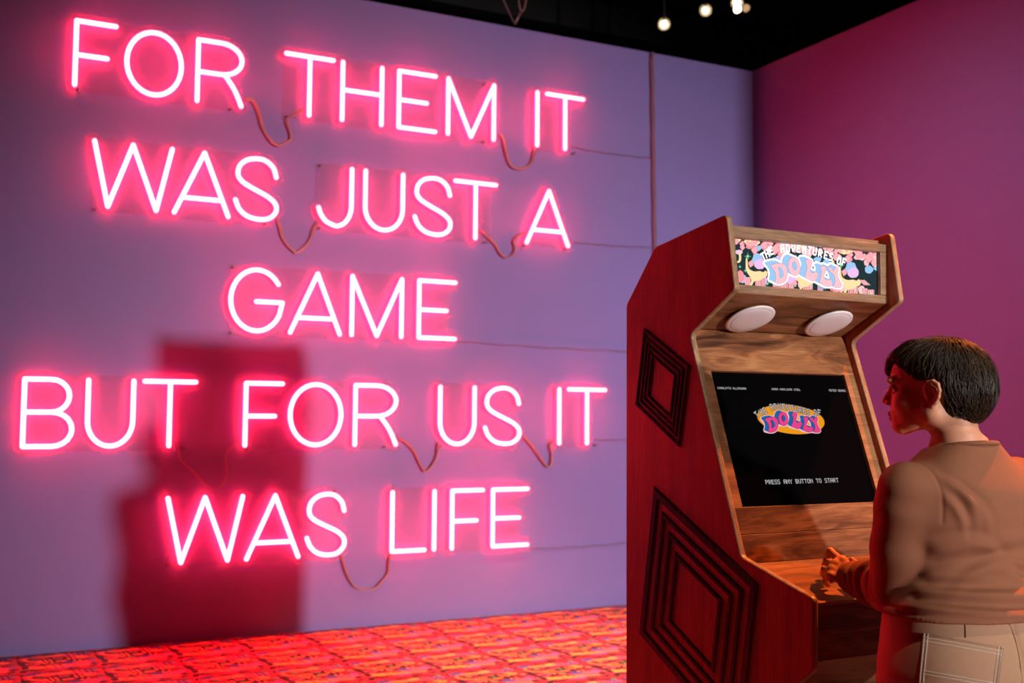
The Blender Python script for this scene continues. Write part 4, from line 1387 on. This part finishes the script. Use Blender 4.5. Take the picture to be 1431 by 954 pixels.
for s_ in (-1, 1):
    fh.ell(hd(0.0115*s_, 0.1215, -0.034), (0.0075, 0.0100, 0.0075), HA, 0.006)
    fh.chain([hd(0.021*s_, 0.109, -0.066), hd(0.010*s_, 0.1215, -0.0615), hd(0, 0.1225, -0.0625)], [0.003, 0.0052, 0.0050], 0.004)   # upper lip
    fh.chain([hd(0.020*s_, 0.108, -0.068), hd(0.010*s_, 0.1190, -0.0745), hd(0, 0.1205, -0.0750)], [0.003, 0.0056, 0.0058], 0.004)   # lower lip
    # lids around the eye
    fh.chain([hd(0.017*s_, 0.101, -0.004), hd(0.026*s_, 0.1085, 0.0045), hd(0.036*s_, 0.1075, 0.0050), hd(0.047*s_, 0.097, -0.002)], [0.002, 0.0034, 0.0034, 0.002], 0.004)
    fh.chain([hd(0.017*s_, 0.101, -0.005), hd(0.028*s_, 0.1055, -0.0105), hd(0.038*s_, 0.1035, -0.0105), hd(0.047*s_, 0.096, -0.004)], [0.002, 0.0030, 0.0030, 0.002], 0.004)
    # ear
    xo = lambda t: (0.0735+t)*s_
    fh.chain([hd(xo(0.002), 0.020, -0.018), hd(xo(0.005), 0.020, -0.002), hd(xo(0.010), 0.011, 0.010), hd(xo(0.015), -0.002, 0.0115), hd(xo(0.019), -0.013, 0.003),
              hd(xo(0.020), -0.016, -0.012), hd(xo(0.017), -0.012, -0.028), hd(xo(0.011), -0.003, -0.041), hd(xo(0.006), 0.006, -0.049), hd(xo(0.002), 0.013, -0.046)],
             [0.0036, 0.0040, 0.0042, 0.0044, 0.0044, 0.0044, 0.0044, 0.0050, 0.0058, 0.0046], 0.003)
    fh.chain([hd(xo(0.006), 0.009, -0.001), hd(xo(0.012), -0.003, -0.007), hd(xo(0.0135), -0.007, -0.020), hd(xo(0.009), -0.001, -0.032), hd(xo(0.005), 0.008, -0.037)], [0.0030, 0.0036, 0.0038, 0.0034, 0.003], 0.0035)
    fh.ell(hd(xo(0.004), 0.002, -0.018), (0.0050, 0.0165, 0.027), HA, 0.005)
    fh.ell(hd(xo(0.004), 0.0165, -0.021), (0.0050, 0.0045, 0.0065), HA, 0.004)
fh.cone(hd(0, -0.022, -0.060), hd(0, -0.040, -0.225), 0.054, 0.060, 0.03)
Vh, Qh = fh.mesh(); Vh = relax(Vh, Qh, 1, 0.4)

# ---- hands
def hand(Fd, wrist, fingers, thumb, back_n, r=0.0082):
    mcps = [f[0] for f in fingers]
    rk = [0.0145, 0.0145, 0.0138, 0.0125]
    for m_, q in zip(mcps, rk):
        Fd.cone(wrist, m_, 0.021, q, 0.016)
    for a_, b_ in zip(mcps[:-1], mcps[1:]):
        Fd.cone(a_, b_, 0.0105, 0.0105, 0.010)
    Fd.cone(wrist, thumb[0], 0.020, 0.015, 0.016)
    Fd.cone(thumb[0], mcps[0], 0.012, 0.010, 0.014)
    for f, sc_ in zip(fingers, (1.0, 1.04, 0.98, 0.88)):
        Fd.chain(f, [0.0118*sc_, 0.0103*sc_, 0.0090*sc_, 0.0076*sc_], 0.0035)
        Fd.ell(f[1]+back_n*0.0015, (0.0104*sc_,)*3, [np.array((1.0, 0, 0)), np.array((0, 1.0, 0)), EZ], 0.004)
        Fd.ell(f[0]+back_n*0.004, (0.0100*sc_,)*3, [np.array((1.0, 0, 0)), np.array((0, 1.0, 0)), EZ], 0.008)
    Fd.chain(thumb, [0.0135, 0.0112, 0.0094, 0.0076], 0.005)
LF = [[at(1176.5, 784, 3.005), at(1160.5, 770.5, 3.055), at(1156.5, 775, 3.085), at(1158.5, 783, 3.095)],
      [at(1167.5, 789, 3.000), at(1156.0, 784.0, 3.045), at(1153.0, 789, 3.075), at(1156, 796, 3.082)],
      [at(1163.0, 797, 2.990), at(1152.5, 795.5, 3.028), at(1150.5, 801, 3.052), at(1154, 807, 3.058)],
      [at(1161.0, 805.5, 2.975), at(1154.5, 807.5, 3.005), at(1153.5, 812, 3.025), at(1157, 817, 3.030)]]
LT = [at(1196, 803, 2.985), at(1202.5, 796, 3.010), at(1198.0, 788, 3.045), at(1190.5, 781.5, 3.072)]
WH = at(1186, 805, 2.985)
lo = np.min([p for f in LF+[LT] for p in f]+[WR], 0)-0.05; hi = np.max([p for f in LF+[LT] for p in f]+[WR], 0)+0.05
fl = Field(lo, hi, 0.0018)
hand(fl, WH, LF, LT, np.array((-0.4, -0.5, 0.75)))
fl.cone(WH, WR+(EL-WR)*0.25, 0.023, 0.027, 0.01)
Vl, Ql = fl.mesh(); Vl = relax(Vl, Ql, 1, 0.4)
# far hand, resting on the shelf
def cpz(f):  # height of the shelf below a body-frame point
    P = to_cab(f); return cp[0][1]+(cp[1][1]-cp[0][1])*((P[1]-cp[0][0])/(cp[1][0]-cp[0][0]))
def rest(s, f, up):
    p = body(s, f, 0); return np.array((p[0], p[1], cpz(p)+up))
RFn = [[rest(0.215+0.019*i, 0.352-0.004*i, 0.034), rest(0.212+0.021*i, 0.390-0.006*i, 0.036), rest(0.211+0.022*i, 0.412-0.007*i, 0.022), rest(0.211+0.022*i, 0.420-0.008*i, 0.008)] for i in range(4)]
RT = [rest(0.208, 0.310, 0.030), rest(0.190, 0.340, 0.026), rest(0.180, 0.365, 0.018), rest(0.178, 0.385, 0.010)]
WHR = rest(0.235, 0.272, 0.040)
P_ = [p for f in RFn+[RT] for p in f]+[WHR, WRR]
fr_ = Field(np.min(P_, 0)-0.05, np.max(P_, 0)+0.05, 0.0025)
hand(fr_, WHR, RFn, RT, EZ)
fr_.cone(WHR, WHR+(ER-WHR)*0.3, 0.023, 0.028, 0.01)
Vr, Qr = fr_.mesh()

# ---- body under the clothes, one figure from neck to ankles
TORSO = [(0.800, 0, -0.010, 0.185, 0.150), (0.86, 0, -0.015, 0.196, 0.156), (0.93, 0, -0.006, 0.186, 0.146), (1.00, 0, 0.006, 0.166, 0.130), (1.06, 0, 0.010, 0.160, 0.124),
         (1.13, 0, 0.006, 0.164, 0.122), (1.20, 0, 0.0, 0.170, 0.118), (1.26, 0, -0.006, 0.172, 0.105), (1.30, 0, -0.012, 0.140, 0.085), (1.335, 0, -0.016, 0.090, 0.068), (1.37, 0, -0.015, 0.056, 0.056)]
LEGL = [body(-0.098, 0.010, 0.83), body(-0.112, 0.070, 0.47), body(-0.115, 0.030, 0.10)]
LEGR = [body(0.110, -0.005, 0.83), body(0.150, 0.020, 0.47), body(0.155, -0.030, 0.10)]
fb = Field(BX+np.array((-0.36, -0.30, 0.05)), BX+np.array((0.40, 0.42, 1.42)), 0.008)
fb.loft(BX, BS, BF, TORSO, 0.02)
for leg in (LEGL, LEGR): fb.chain(leg, [0.088, 0.052, 0.034], 0.03)
for a_, b_, c_ in ((LS, EL, WR), (RS, ER, WRR)):
    fb.chain([a_, b_, c_], [0.050, 0.040, 0.028], 0.03)
fb.cone(body(0, -0.012, 1.30), hd(0, -0.03, -0.12), 0.058, 0.054, 0.03)
Vb, Qb = fb.mesh()

M_skin = principled('skin', (0.76, 0.36, 0.22), 0.48, spec=0.4, noise=0.06, noise_scale=60, bump=0.04, bump_scale=500, sss=0.12)
M_lip = principled('lips', (0.36, 0.10, 0.085), 0.40)
Vall = np.concatenate([Vb, Vh, Vl, Vr]); Qall = np.concatenate([Qb, Qh+len(Vb), Ql+len(Vb)+len(Vh), Qr+len(Vb)+len(Vh)+len(Vl)])
cen = Vall[Qall].mean(1); cl = hloc(cen)
lipm = (np.abs(cl[:, 0]) < 0.022) & (cl[:, 1] > 0.100) & (np.abs(cl[:, 2]+0.0685) < 0.0125*(1-(np.abs(cl[:, 0])/0.024)**2)+0.0005) & ((cl[:, 1]+0.0) > 0.112-np.abs(cl[:, 0])*0.35)
person = mesh_obj('person', Vall, Qall, [M_skin, M_lip], None, lipm.astype(int), loc=BX)
person.location = BX
tag(person, 'person with short dark hair in a brown long-sleeved top, one hand on the arcade controls', 'person')
def child(name, V, Q, mats, **kw):
    return mesh_obj(name, V, Q, mats, person, loc=BX, **kw)

# ---- sweater
SW = [(0.946, 0, -0.012, 0.216, 0.178), (0.965, 0, -0.010, 0.212, 0.175), (1.00, 0, -0.004, 0.198, 0.166), (1.035, 0, 0.004, 0.186, 0.157), (1.08, 0, 0.008, 0.180, 0.150),
      (1.13, 0, 0.004, 0.190, 0.148), (1.20, 0, -0.002, 0.196, 0.146), (1.245, 0, -0.008, 0.190, 0.136), (1.285, 0, -0.012, 0.164, 0.116), (1.325, 0, -0.016, 0.118, 0.094), (1.365, 0, -0.026, 0.074, 0.074), (1.40, 0, -0.030, 0.066, 0.070)]
fs_ = Field(BX+np.array((-0.36, -0.34, 0.86)), BX+np.array((0.40, 0.45, 1.44)), 0.0042)
fs_.loft(BX, BS, BF, SW, 0.02, 2.25)
fs_.cone(LS, LS+(EL-LS)*0.16, 0.066, 0.071, 0.035)
fs_.chain([LS+(EL-LS)*0.22, LS+(EL-LS)*0.6, EL, EL+(WR-EL)*0.45, WR], [0.073, 0.0765, 0.0670, 0.056, 0.0385], 0.012)
fs_.chain([RS, ER, WRR], [0.070, 0.060, 0.040], 0.035)
X, Y, Z = fs_.grid()
fpos = (X-BX[0])*BF[0]+(Y-BX[1])*BF[1]
fs_.F = np.maximum(fs_.F, (Z-(1.355-0.13*(fpos+0.06)))*0.95)     # neckline, lower in front
Vs, Qs = fs_.mesh()
Vs = relax(Vs, Qs, 2, 0.5)
Ns = vnormals(Vs, Qs)
bs, bf_, bz = (Vs-BX)@BS, (Vs-BX)@BF, Vs[:, 2]
def seg(V, a, b):
    ab = b-a; t = ((V-a)@ab)/(ab@ab); r = np.linalg.norm(V-a-np.clip(t, 0, 1)[:, None]*ab, axis=1)
    return t, r
dsp = 0.0016*wav(Vs, 45, 1)+0.0022*wav(Vs, 22, 2)
tf, rf = seg(Vs, EL, WR)
arm_w = (1-sstep(0.068, 0.09, rf))*sstep(-0.25, -0.1, tf)
fold = np.sin(tf*2*math.pi*5.2+1.6*wav(Vs, 24, 3)+2.2*np.sin(((Vs-EL)@np.array((0.3, -0.5, 0.8)))*28))
dsp += arm_w*0.0062*sstep(0.10, 0.45, tf)*fold*(1-0.35*sstep(0.92, 1.0, tf))
tu, ru = seg(Vs, LS, EL)
up_w = 1-sstep(0.076, 0.095, ru)
dsp += up_w*(0.0050*sstep(0.55, 0.85, tu)*(1-sstep(1.05, 1.25, tu))*np.sin(((Vs-EL)@(WR-EL))/np.linalg.norm(WR-EL)*120+1.5*wav(Vs, 25, 4))*sstep(-0.02, 0.05, (Vs-EL)@((WR-EL)/np.linalg.norm(WR-EL))))
# waist folds, slanting round the back
tors = sstep(0.074, 0.11, rf)*sstep(0.080, 0.11, ru)*(1-0.8*sstep(0.06, 0.15, bs))
wz = sstep(0.945, 0.965, bz)*(1-sstep(1.00, 1.07, bz))
dsp += tors*0.0068*wz*np.sin(bz*2*math.pi/0.040+3.0*wav(Vs*np.array((1, 1, 0.35)), 13, 5)+bs*7)
wz2 = sstep(0.99, 1.04, bz)*(1-sstep(1.08, 1.20, bz))
dsp += tors*0.0045*wz2*np.sin(bz*2*math.pi/0.062-bs*16+1.6*wav(Vs, 12, 6))
# pull folds from the arm seam over the shoulder blade
for pc, wd, ln_, amp, dirv_ in ((body(-0.105, -0.115, 1.235), 0.011, 0.050, 0.0055, (0.55, 0, -0.83)), (body(-0.080, -0.120, 1.215), 0.012, 0.055, 0.0050, (0.62, 0, -0.78)),
                            (body(-0.125, -0.100, 1.200), 0.010, 0.045, 0.0060, (0.45, 0, -0.89)), (body(-0.060, -0.125, 1.120), 0.014, 0.080, 0.0040, (0.93, 0, -0.35)),
                            (body(-0.050, -0.125, 1.075), 0.012, 0.090, 0.0045, (0.95, 0, 0.30)), (body(0.02, -0.13, 1.050), 0.012, 0.085, 0.0045, (0.93, 0, -0.36))):
    dv = Vs-pc
    dd_ = BS*dirv_[0]+EZ*dirv_[2]; pp_ = BS*(-dirv_[2])+EZ*dirv_[0]
    al, ac = dv@dd_, dv@pp_ + 0.15*(dv@dd_)**2/0.05
    near_ = np.exp(-(al/ln_)**2)*(1-sstep(0.06, 0.10, np.abs(dv@BF)))*sstep(0.02, -0.01, bf_)*sstep(0.080, 0.10, ru)
    dsp += amp*near_*(np.exp(-(ac/wd)**2)-0.8*np.exp(-((ac-1.7*wd)/wd)**2))
# sleeve seam groove
seam_d = (Vs-(LS+np.array((0, 0, 0))))@BS - 0.022
smk = (np.abs(seam_d) < 0.012) & (bz > 1.17) & (bs < -0.1)
dsp -= np.where(smk, 0.0022*np.exp(-(seam_d/0.0035)**2), 0)
# hem and cuff bands
dsp += 0.0022*np.exp(-((bz-0.953)/0.008)**2)
dsp -= 0.0018*np.exp(-((bz-0.967)/0.003)**2)
Vs2 = Vs+Ns*dsp[:, None]
M_sweat = principled('brown_jersey', (0.31, 0.124, 0.068), 0.85, spec=0.2, noise=0.07, noise_scale=120, bump=0.25, bump_scale=900)
sweater = child('sweater', Vs2, Qs, M_sweat)
sweater['label'] = 'brown long-sleeved jersey top'
# ribbed collar: a band around the neckline
ring = []
for k in range(48):
    a = 2*math.pi*k/48
    s_, f_ = 0.0735*math.cos(a), -0.024+0.079*math.sin(a)
    ring.append(body(s_, f_, 1.3535-0.13*(f_+0.06)))
ring.append(ring[0])
m = MB().tube([p-BX for p in ring], 0.0062, 8, cap=False)
cl_ = m.build('collar', M_sweat, person, True)
# cuff band
ax = (WR-EL)/np.linalg.norm(WR-EL)
u_ = np.cross(ax, EZ); u_ /= np.linalg.norm(u_); v_ = np.cross(ax, u_)
cf = MB()
rows = [(-0.030, 0.0400), (-0.026, 0.0425), (-0.004, 0.0415), (0.016, 0.0385), (0.020, 0.0360), (0.016, 0.0320)]
vs, fc = [], []
for d_, r_ in rows:
    for k in range(28):
        a = 2*math.pi*k/28
        rr = r_*(1+0.03*math.sin(3*a+d_*90))
        vs.append(WR+ax*d_+(u_*math.cos(a)+v_*math.sin(a))*rr-BX)
for i in range(len(rows)-1):
    for k in range(28):
        fc.append((i*28+k, i*28+(k+1) % 28, (i+1)*28+(k+1) % 28, (i+1)*28+k))
cf.add(vs, fc).build('cuff', M_sweat, person, True)

# ---- trousers
TR = [(0.700, 0, -0.010, 0.205, 0.150), (0.76, 0, -0.018, 0.214, 0.166), (0.82, 0, -0.022, 0.218, 0.174), (0.87, 0, -0.016, 0.214, 0.170), (0.92, 0, -0.008, 0.203, 0.160), (0.975, 0, -0.002, 0.192, 0.152)]
ft = Field(BX+np.array((-0.30, -0.30, 0.05)), BX+np.array((0.30, 0.30, 1.0)), 0.006)
TLL = [body(-0.104, 0.000, 0.80), body(-0.112, 0.070, 0.47), body(-0.115, 0.020, 0.075)]
TLR = [body(0.128, -0.010, 0.80), body(0.150, 0.015, 0.47), body(0.155, -0.035, 0.075)]
ft.loft(BX, BS, BF, TR[1:], 0.02, 2.15)
for leg in (TLL, TLR): ft.chain(leg, [0.116, 0.086, 0.082], 0.02)
Vt, Qt = ft.mesh(); Vt = relax(Vt, Qt, 2, 0.5)
Nt = vnormals(Vt, Qt)
ts, tf_, tz = (Vt-BX)@BS, (Vt-BX)@BF, Vt[:, 2]
dt = 0.0016*wav(Vt, 30, 11)
dt += 0.004*np.exp(-((tz-0.74)/0.05)**2)*np.sin(tz*170+ts*30+wav(Vt, 15, 12))
dt += 0.004*np.exp(-((tz-0.10)/0.07)**2)*np.sin(tz*190+wav(Vt, 15, 13)*2)
dt -= 0.006*np.exp(-(ts/0.008)**2)*(tf_ < 0)*(tz > 0.70)          # centre back seam
Vt = Vt+Nt*dt[:, None]
M_trous = principled('tan_twill', (0.52, 0.30, 0.185), 0.85, spec=0.2, noise=0.06, noise_scale=90, bump=0.3, bump_scale=1200)
trousers = child('trousers', Vt, Qt, M_trous)
trousers['label'] = 'tan twill trousers with white contrast stitching'
bvh = BVHTree.FromPolygons([tuple(v) for v in Vt], [tuple(q) for q in Qt.tolist()])
def on_trousers(px, py, lift=0.0):
    d = Vector(ray(px, py)).normalized()
    hit, n, _, _ = bvh.ray_cast(Vector(CAM), d)
    if hit is None:
        hit, n, _, _ = bvh.find_nearest(Vector(at(px, py, 2.6)))
    if n.dot(d) > 0: n = -n
    return np.array(hit+n*lift)
M_stitch = principled('white_thread', (0.85, 0.78, 0.68), 0.7)
TLc, TRc, BLc, BRc = (1291, 884.5), (1401, 904.5), (1279, 1012), (1384, 1030)
def pq_(u, v):
    a = (TLc[0]+(TRc[0]-TLc[0])*u, TLc[1]+(TRc[1]-TLc[1])*u); b = (BLc[0]+(BRc[0]-BLc[0])*u, BLc[1]+(BRc[1]-BLc[1])*u)
    return (a[0]+(b[0]-a[0])*v, a[1]+(b[1]-a[1])*v)
n = 16
vs = [on_trousers(*pq_(i/n, j/n), 0.0035)-BX for i in range(n+1) for j in range(n+1)]
lowv = [on_trousers(*pq_(i/n, j/n), -0.002)-BX for i in range(n+1) for j in range(n+1)]
fc = [(i*(n+1)+j, (i+1)*(n+1)+j, (i+1)*(n+1)+j+1, i*(n+1)+j+1) for i in range(n) for j in range(n)]
N1 = (n+1)*(n+1)
bd = [i*(n+1) for i in range(n+1)]+[n*(n+1)+j for j in range(1, n+1)]+[i*(n+1)+n for i in range(n-1, -1, -1)]+[j for j in range(n-1, 0, -1)]
fc += [(bd[k], bd[(k+1) % len(bd)], N1+bd[(k+1) % len(bd)], N1+bd[k]) for k in range(len(bd))]
pocket = MB().add(vs+lowv, fc).build('pocket', M_trous, trousers, True)
pocket['label'] = 'patch pocket with double white stitching'
st = MB()
def stitch(p0, p1, dash=True):
    ln = math.hypot(p1[0]-p0[0], p1[1]-p0[1])
    k = int(ln/2.6)
    for i in range(k):
        a_, b_ = i/k, (i+0.72)/k
        A_ = on_trousers(p0[0]+(p1[0]-p0[0])*a_, p0[1]+(p1[1]-p0[1])*a_, 0.0046)
        B_ = on_trousers(p0[0]+(p1[0]-p0[0])*b_, p0[1]+(p1[1]-p0[1])*b_, 0.0046)
        st.tube([A_-BX, B_-BX], 0.0011, 4)
for v in (0.045, 0.085):
    stitch(pq_(0.02, v), pq_(0.98, v))
for u in (0.02, 0.062):
    stitch(pq_(u, 0.0), pq_(u, 1.0)); stitch(pq_(1-u, 0.0), pq_(1-u, 1.0))
for v in (0.40, 0.435):
    stitch(pq_(0.05, v), pq_(0.95, v))
so_ = st.build('stitching', M_stitch, trousers); so_['kind'] = 'stuff'
M_seam = principled('dark_seam', (0.08, 0.04, 0.025), 0.9)
MB().tube([on_trousers(x, y, 0.0004)-BX for x, y in ((1348, 862), (1348.5, 872), (1349, 882), (1349, 891))], 0.0013, 5).build('yoke_seam', M_seam, trousers, True)
MB().tube([on_trousers(x, y, 0.0012)-BX for x, y in ((1407, 866), (1414, 880), (1419, 895), (1423, 912), (1426, 932), (1428, 956), (1429, 980))], 0.0022, 6).build('seat_seam', M_trous, trousers, True)

# ---- shoes
M_shoe = principled('dark_shoes', (0.03, 0.025, 0.022), 0.5)
M_sole = principled('pale_sole', (0.35, 0.32, 0.28), 0.7)
for c_ in (body(-0.115, 0.02, 0), body(0.155, -0.035, 0)):
    fo = Field(c_+np.array((-0.09, -0.13, -0.01)), c_+np.array((0.09, 0.23, 0.14)), 0.005)
    fo.cone(c_+BF*-0.045+EZ*0.045, c_+BF*0.06+EZ*0.045, 0.040, 0.043, 0.02)
    fo.cone(c_+BF*0.05+EZ*0.040, c_+BF*0.155+EZ*0.032, 0.042, 0.032, 0.02)
    fo.cone(c_+EZ*0.06, c_+EZ*0.105, 0.042, 0.042, 0.02)
    _, _, Zg = fo.grid()
    fo.F = np.maximum(fo.F, 0.018-Zg)
    V_, Q_ = fo.mesh()
    sh_ = child('shoe', V_, Q_, M_shoe)
    prof = [(BF*(-0.085)+BS*0.0), ]
    out_ = []
    for k in range(28):
        a = 2*math.pi*k/28
        y_ = 0.037+0.140*math.sin(a)
        w_ = 0.044*math.cos(a)*(1.0 if y_ > 0.03 else 0.86)
        out_.append(c_+BF*y_+BS*w_-BX)
    MB().prism(out_, (0, 0, 0.001), (0, 0, 0.021)).build('sole', M_sole, sh_)

# ---- eyes, brows, lashes
M_eye = principled('eye_white', (0.62, 0.55, 0.52), 0.15)
M_iris = principled('dark_iris', (0.02, 0.012, 0.008), 0.1)
M_hairdark = principled('brow_hair', (0.018, 0.011, 0.008), 0.6)
for s_ in (-1, 1):
    c_ = hd(0.0325*s_, 0.0955, -0.0025)
    q = Matrix((( hx[0], hz[0], hy[0], c_[0]-BX[0]), (hx[1], hz[1], hy[1], c_[1]-BX[1]), (hx[2], hz[2], hy[2], c_[2]-BX[2]), (0, 0, 0, 1)))
    prof = [(max(0.0004, 0.0122*math.sin(t)), -0.0122*math.cos(t)) for t in np.linspace(0.02, math.pi-0.02, 16)]
    e_ = MB().lathe(prof, 20, q).build('eye', M_eye, person, True)
    prof = [(max(0.0003, 0.0124*math.sin(t)), 0.0124*math.cos(t)) for t in np.linspace(0.48, 0.02, 6)]
    MB().lathe(prof, 20, q).build('iris', M_iris, e_, True)
    m = MB()
    for k in range(13):
        t = k/12
        b0 = hd((0.020+0.027*t)*s_, 0.1085-0.010*t*t, 0.0035-0.005*t*t)-BX
        d_ = hy*(0.0075-0.002*t)+hx*s_*0.005*t+hz*0.0030
        m.tube([b0, b0+d_*0.6, b0+d_+hz*0.0015], [0.0006, 0.0005, 0.0002], 4)
    m.build('eyelashes', M_hairdark, e_)['kind'] = 'stuff'
    bvh_h = BVHTree.FromPolygons([tuple(v) for v in Vh], [tuple(q_) for q_ in Qh.tolist()])
    m = MB()
    rnd = random.Random(4)
    for k in range(70):
        t = rnd.random()
        p = hd((0.014+0.036*t)*s_, 0.125-0.016*t, 0.0185+0.007*math.sin(t*2.6)+rnd.uniform(-0.003, 0.003)*(1-0.6*t))
        hit, nrm_, _, _ = bvh_h.find_nearest(Vector(p))
        p = np.array(hit)+np.array(nrm_)*0.0006-BX
        d_ = (hx*s_*0.7-hy*0.25+hz*(0.5-0.7*t))*0.0075
        m.tube([p, p+d_*0.5+np.array(nrm_)*0.0008, p+d_], [0.0005, 0.0005, 0.0002], 4)
    m.build('eyebrow', M_hairdark, person)['kind'] = 'stuff'

# ---- hair: a cropped cap with strands combed over it
fc_ = Field(HC+np.array((-0.19, -0.19, -0.15)), HC+np.array((0.19, 0.19, 0.16)), 0.003)
fc_.ell(hd(0, -0.012, 0.022), (0.087, 0.113, 0.100), HA, 0.01)
fc_.ell(hd(0, 0.048, 0.054), (0.066, 0.072, 0.060), HA, 0.02)
fc_.ell(hd(0, -0.056, -0.014), (0.075, 0.071, 0.082), HA, 0.03)
X, Y, Z = fc_.grid()
lx = (X-HC[0])*hx[0]+(Y-HC[1])*hx[1]+(Z-HC[2])*hx[2]
ly = (X-HC[0])*hy[0]+(Y-HC[1])*hy[1]+(Z-HC[2])*hy[2]
lz = (X-HC[0])*hz[0]+(Y-HC[1])*hz[1]+(Z-HC[2])*hz[2]
# front hairline from the ear up over the temple; the fringe falls lower on the far side
front = (ly-0.016)*0.642-(lz-0.002)*0.766
fringe = np.where(lx > -0.028, np.minimum(front, (0.040-0.20*(lx+0.02)-lz)*0.9+np.maximum(0, 0.05-ly)*0.3), front)
low = np.minimum((ly+0.019), 0.020-lz)             # in front of and below the ear
cutf = np.maximum(np.where(ly > 0.016, fringe, -1.0), low)
hole = np.maximum(0.0295-np.sqrt(((ly-0.002)/0.75)**2+(lz+0.020)**2), -1)   # room for the ear
fc_.F = np.maximum(fc_.F, cutf)
fc_.F = np.maximum(fc_.F, np.where(np.abs(lx) > 0.055, hole, -1))
fc_.F = np.maximum(fc_.F, (-0.092-0.10*(ly+0.05)-lz))
Vc, Qc = fc_.mesh(); Vc = relax(Vc, Qc, 3, 0.5)
Nc = vnormals(Vc, Qc)
cl = hloc(Vc)
az_ = np.arctan2(cl[:, 0], -(cl[:, 1]+0.03))
Vc = Vc+Nc*(0.0006*np.sin(az_*46+4*wav(Vc, 40, 21))+0.0018*wav(Vc, 60, 22))[:, None]
M_hair = principled('dark_brown_hair', (0.030, 0.017, 0.010), 0.46, spec=0.35, noise=0.35, noise_scale=260, stretch=(1, 1, 0.1))
M_hair2 = principled('lighter_hair', (0.085, 0.046, 0.022), 0.42, spec=0.4)
hair = child('hair', Vc, Qc, M_hair)
hair['label'] = 'short dark brown hair tucked behind the ear'
bvc = BVHTree.FromPolygons([tuple(v) for v in Vc], [tuple(q) for q in Qc.tolist()])
rng = np.random.RandomState(7)
cand = rng.choice(len(Vc), 5200, replace=False)
ms = [MB(), MB()]
crown = np.array((0.012, -0.035, 0.118))
for ci in cand:
    p = Vc[ci]; nn = Nc[ci]
    l = cl[ci]
    if l[2] < -0.085 or (l@l) < 0.0035: continue
    out_n = (p-HC)/np.linalg.norm(p-HC)
    if nn@out_n < 0.2: continue
    pts, rs_ = [], []
    ln = rng.uniform(0.03, 0.085); nseg = 6
    q = p.copy(); lift = rng.uniform(0.0002, 0.0050)*(0.4+rng.rand())
    lit = rng.rand() < 0.22
    ph = rng.rand()*6
    for k in range(nseg+1):
        hit, hn, _, _ = bvc.find_nearest(Vector(q))
        hit, hn = np.array(hit), np.array(hn)
        pts.append(hit+hn*lift*(0.5+0.9*k/nseg)-BX)
        rs_.append(0.00115*(1-0.75*(k/nseg)**2))
        lq = np.array(((hit-HC)@hx, (hit-HC)@hy, (hit-HC)@hz))
        rad = lq-crown; rad[2] *= 0.4
        d_ = rad[0]*hx+rad[1]*hy+rad[2]*hz
        d_ = d_/(np.linalg.norm(d_)+1e-6)+(-hz)*sstep(0.10, 0.0, np.array(lq[2]))*1.6 - hy*0.35*(lq[2] < 0.03) + hx*0.25*(lq[1] > 0.06)
        d_ = d_+(0.22*math.sin(ph+k*0.8)+0.35*math.sin(p[0]*90+p[2]*70))*np.cross(hn, d_)
        d_ = d_-hn*(d_@hn)
        d_ /= (np.linalg.norm(d_)+1e-9)
        q = hit+d_*ln/nseg
    # stop strands that would bend back over the free edge
    if np.linalg.norm(pts[-1]-pts[0]) < ln*0.35: continue
    ms[1 if lit else 0].tube(pts, rs_, 3, cap=False)
for mb_, mt in zip(ms, (M_hair, M_hair2)):
    o = mb_.build('hair_strands', mt, hair, True); o['kind'] = 'stuff'
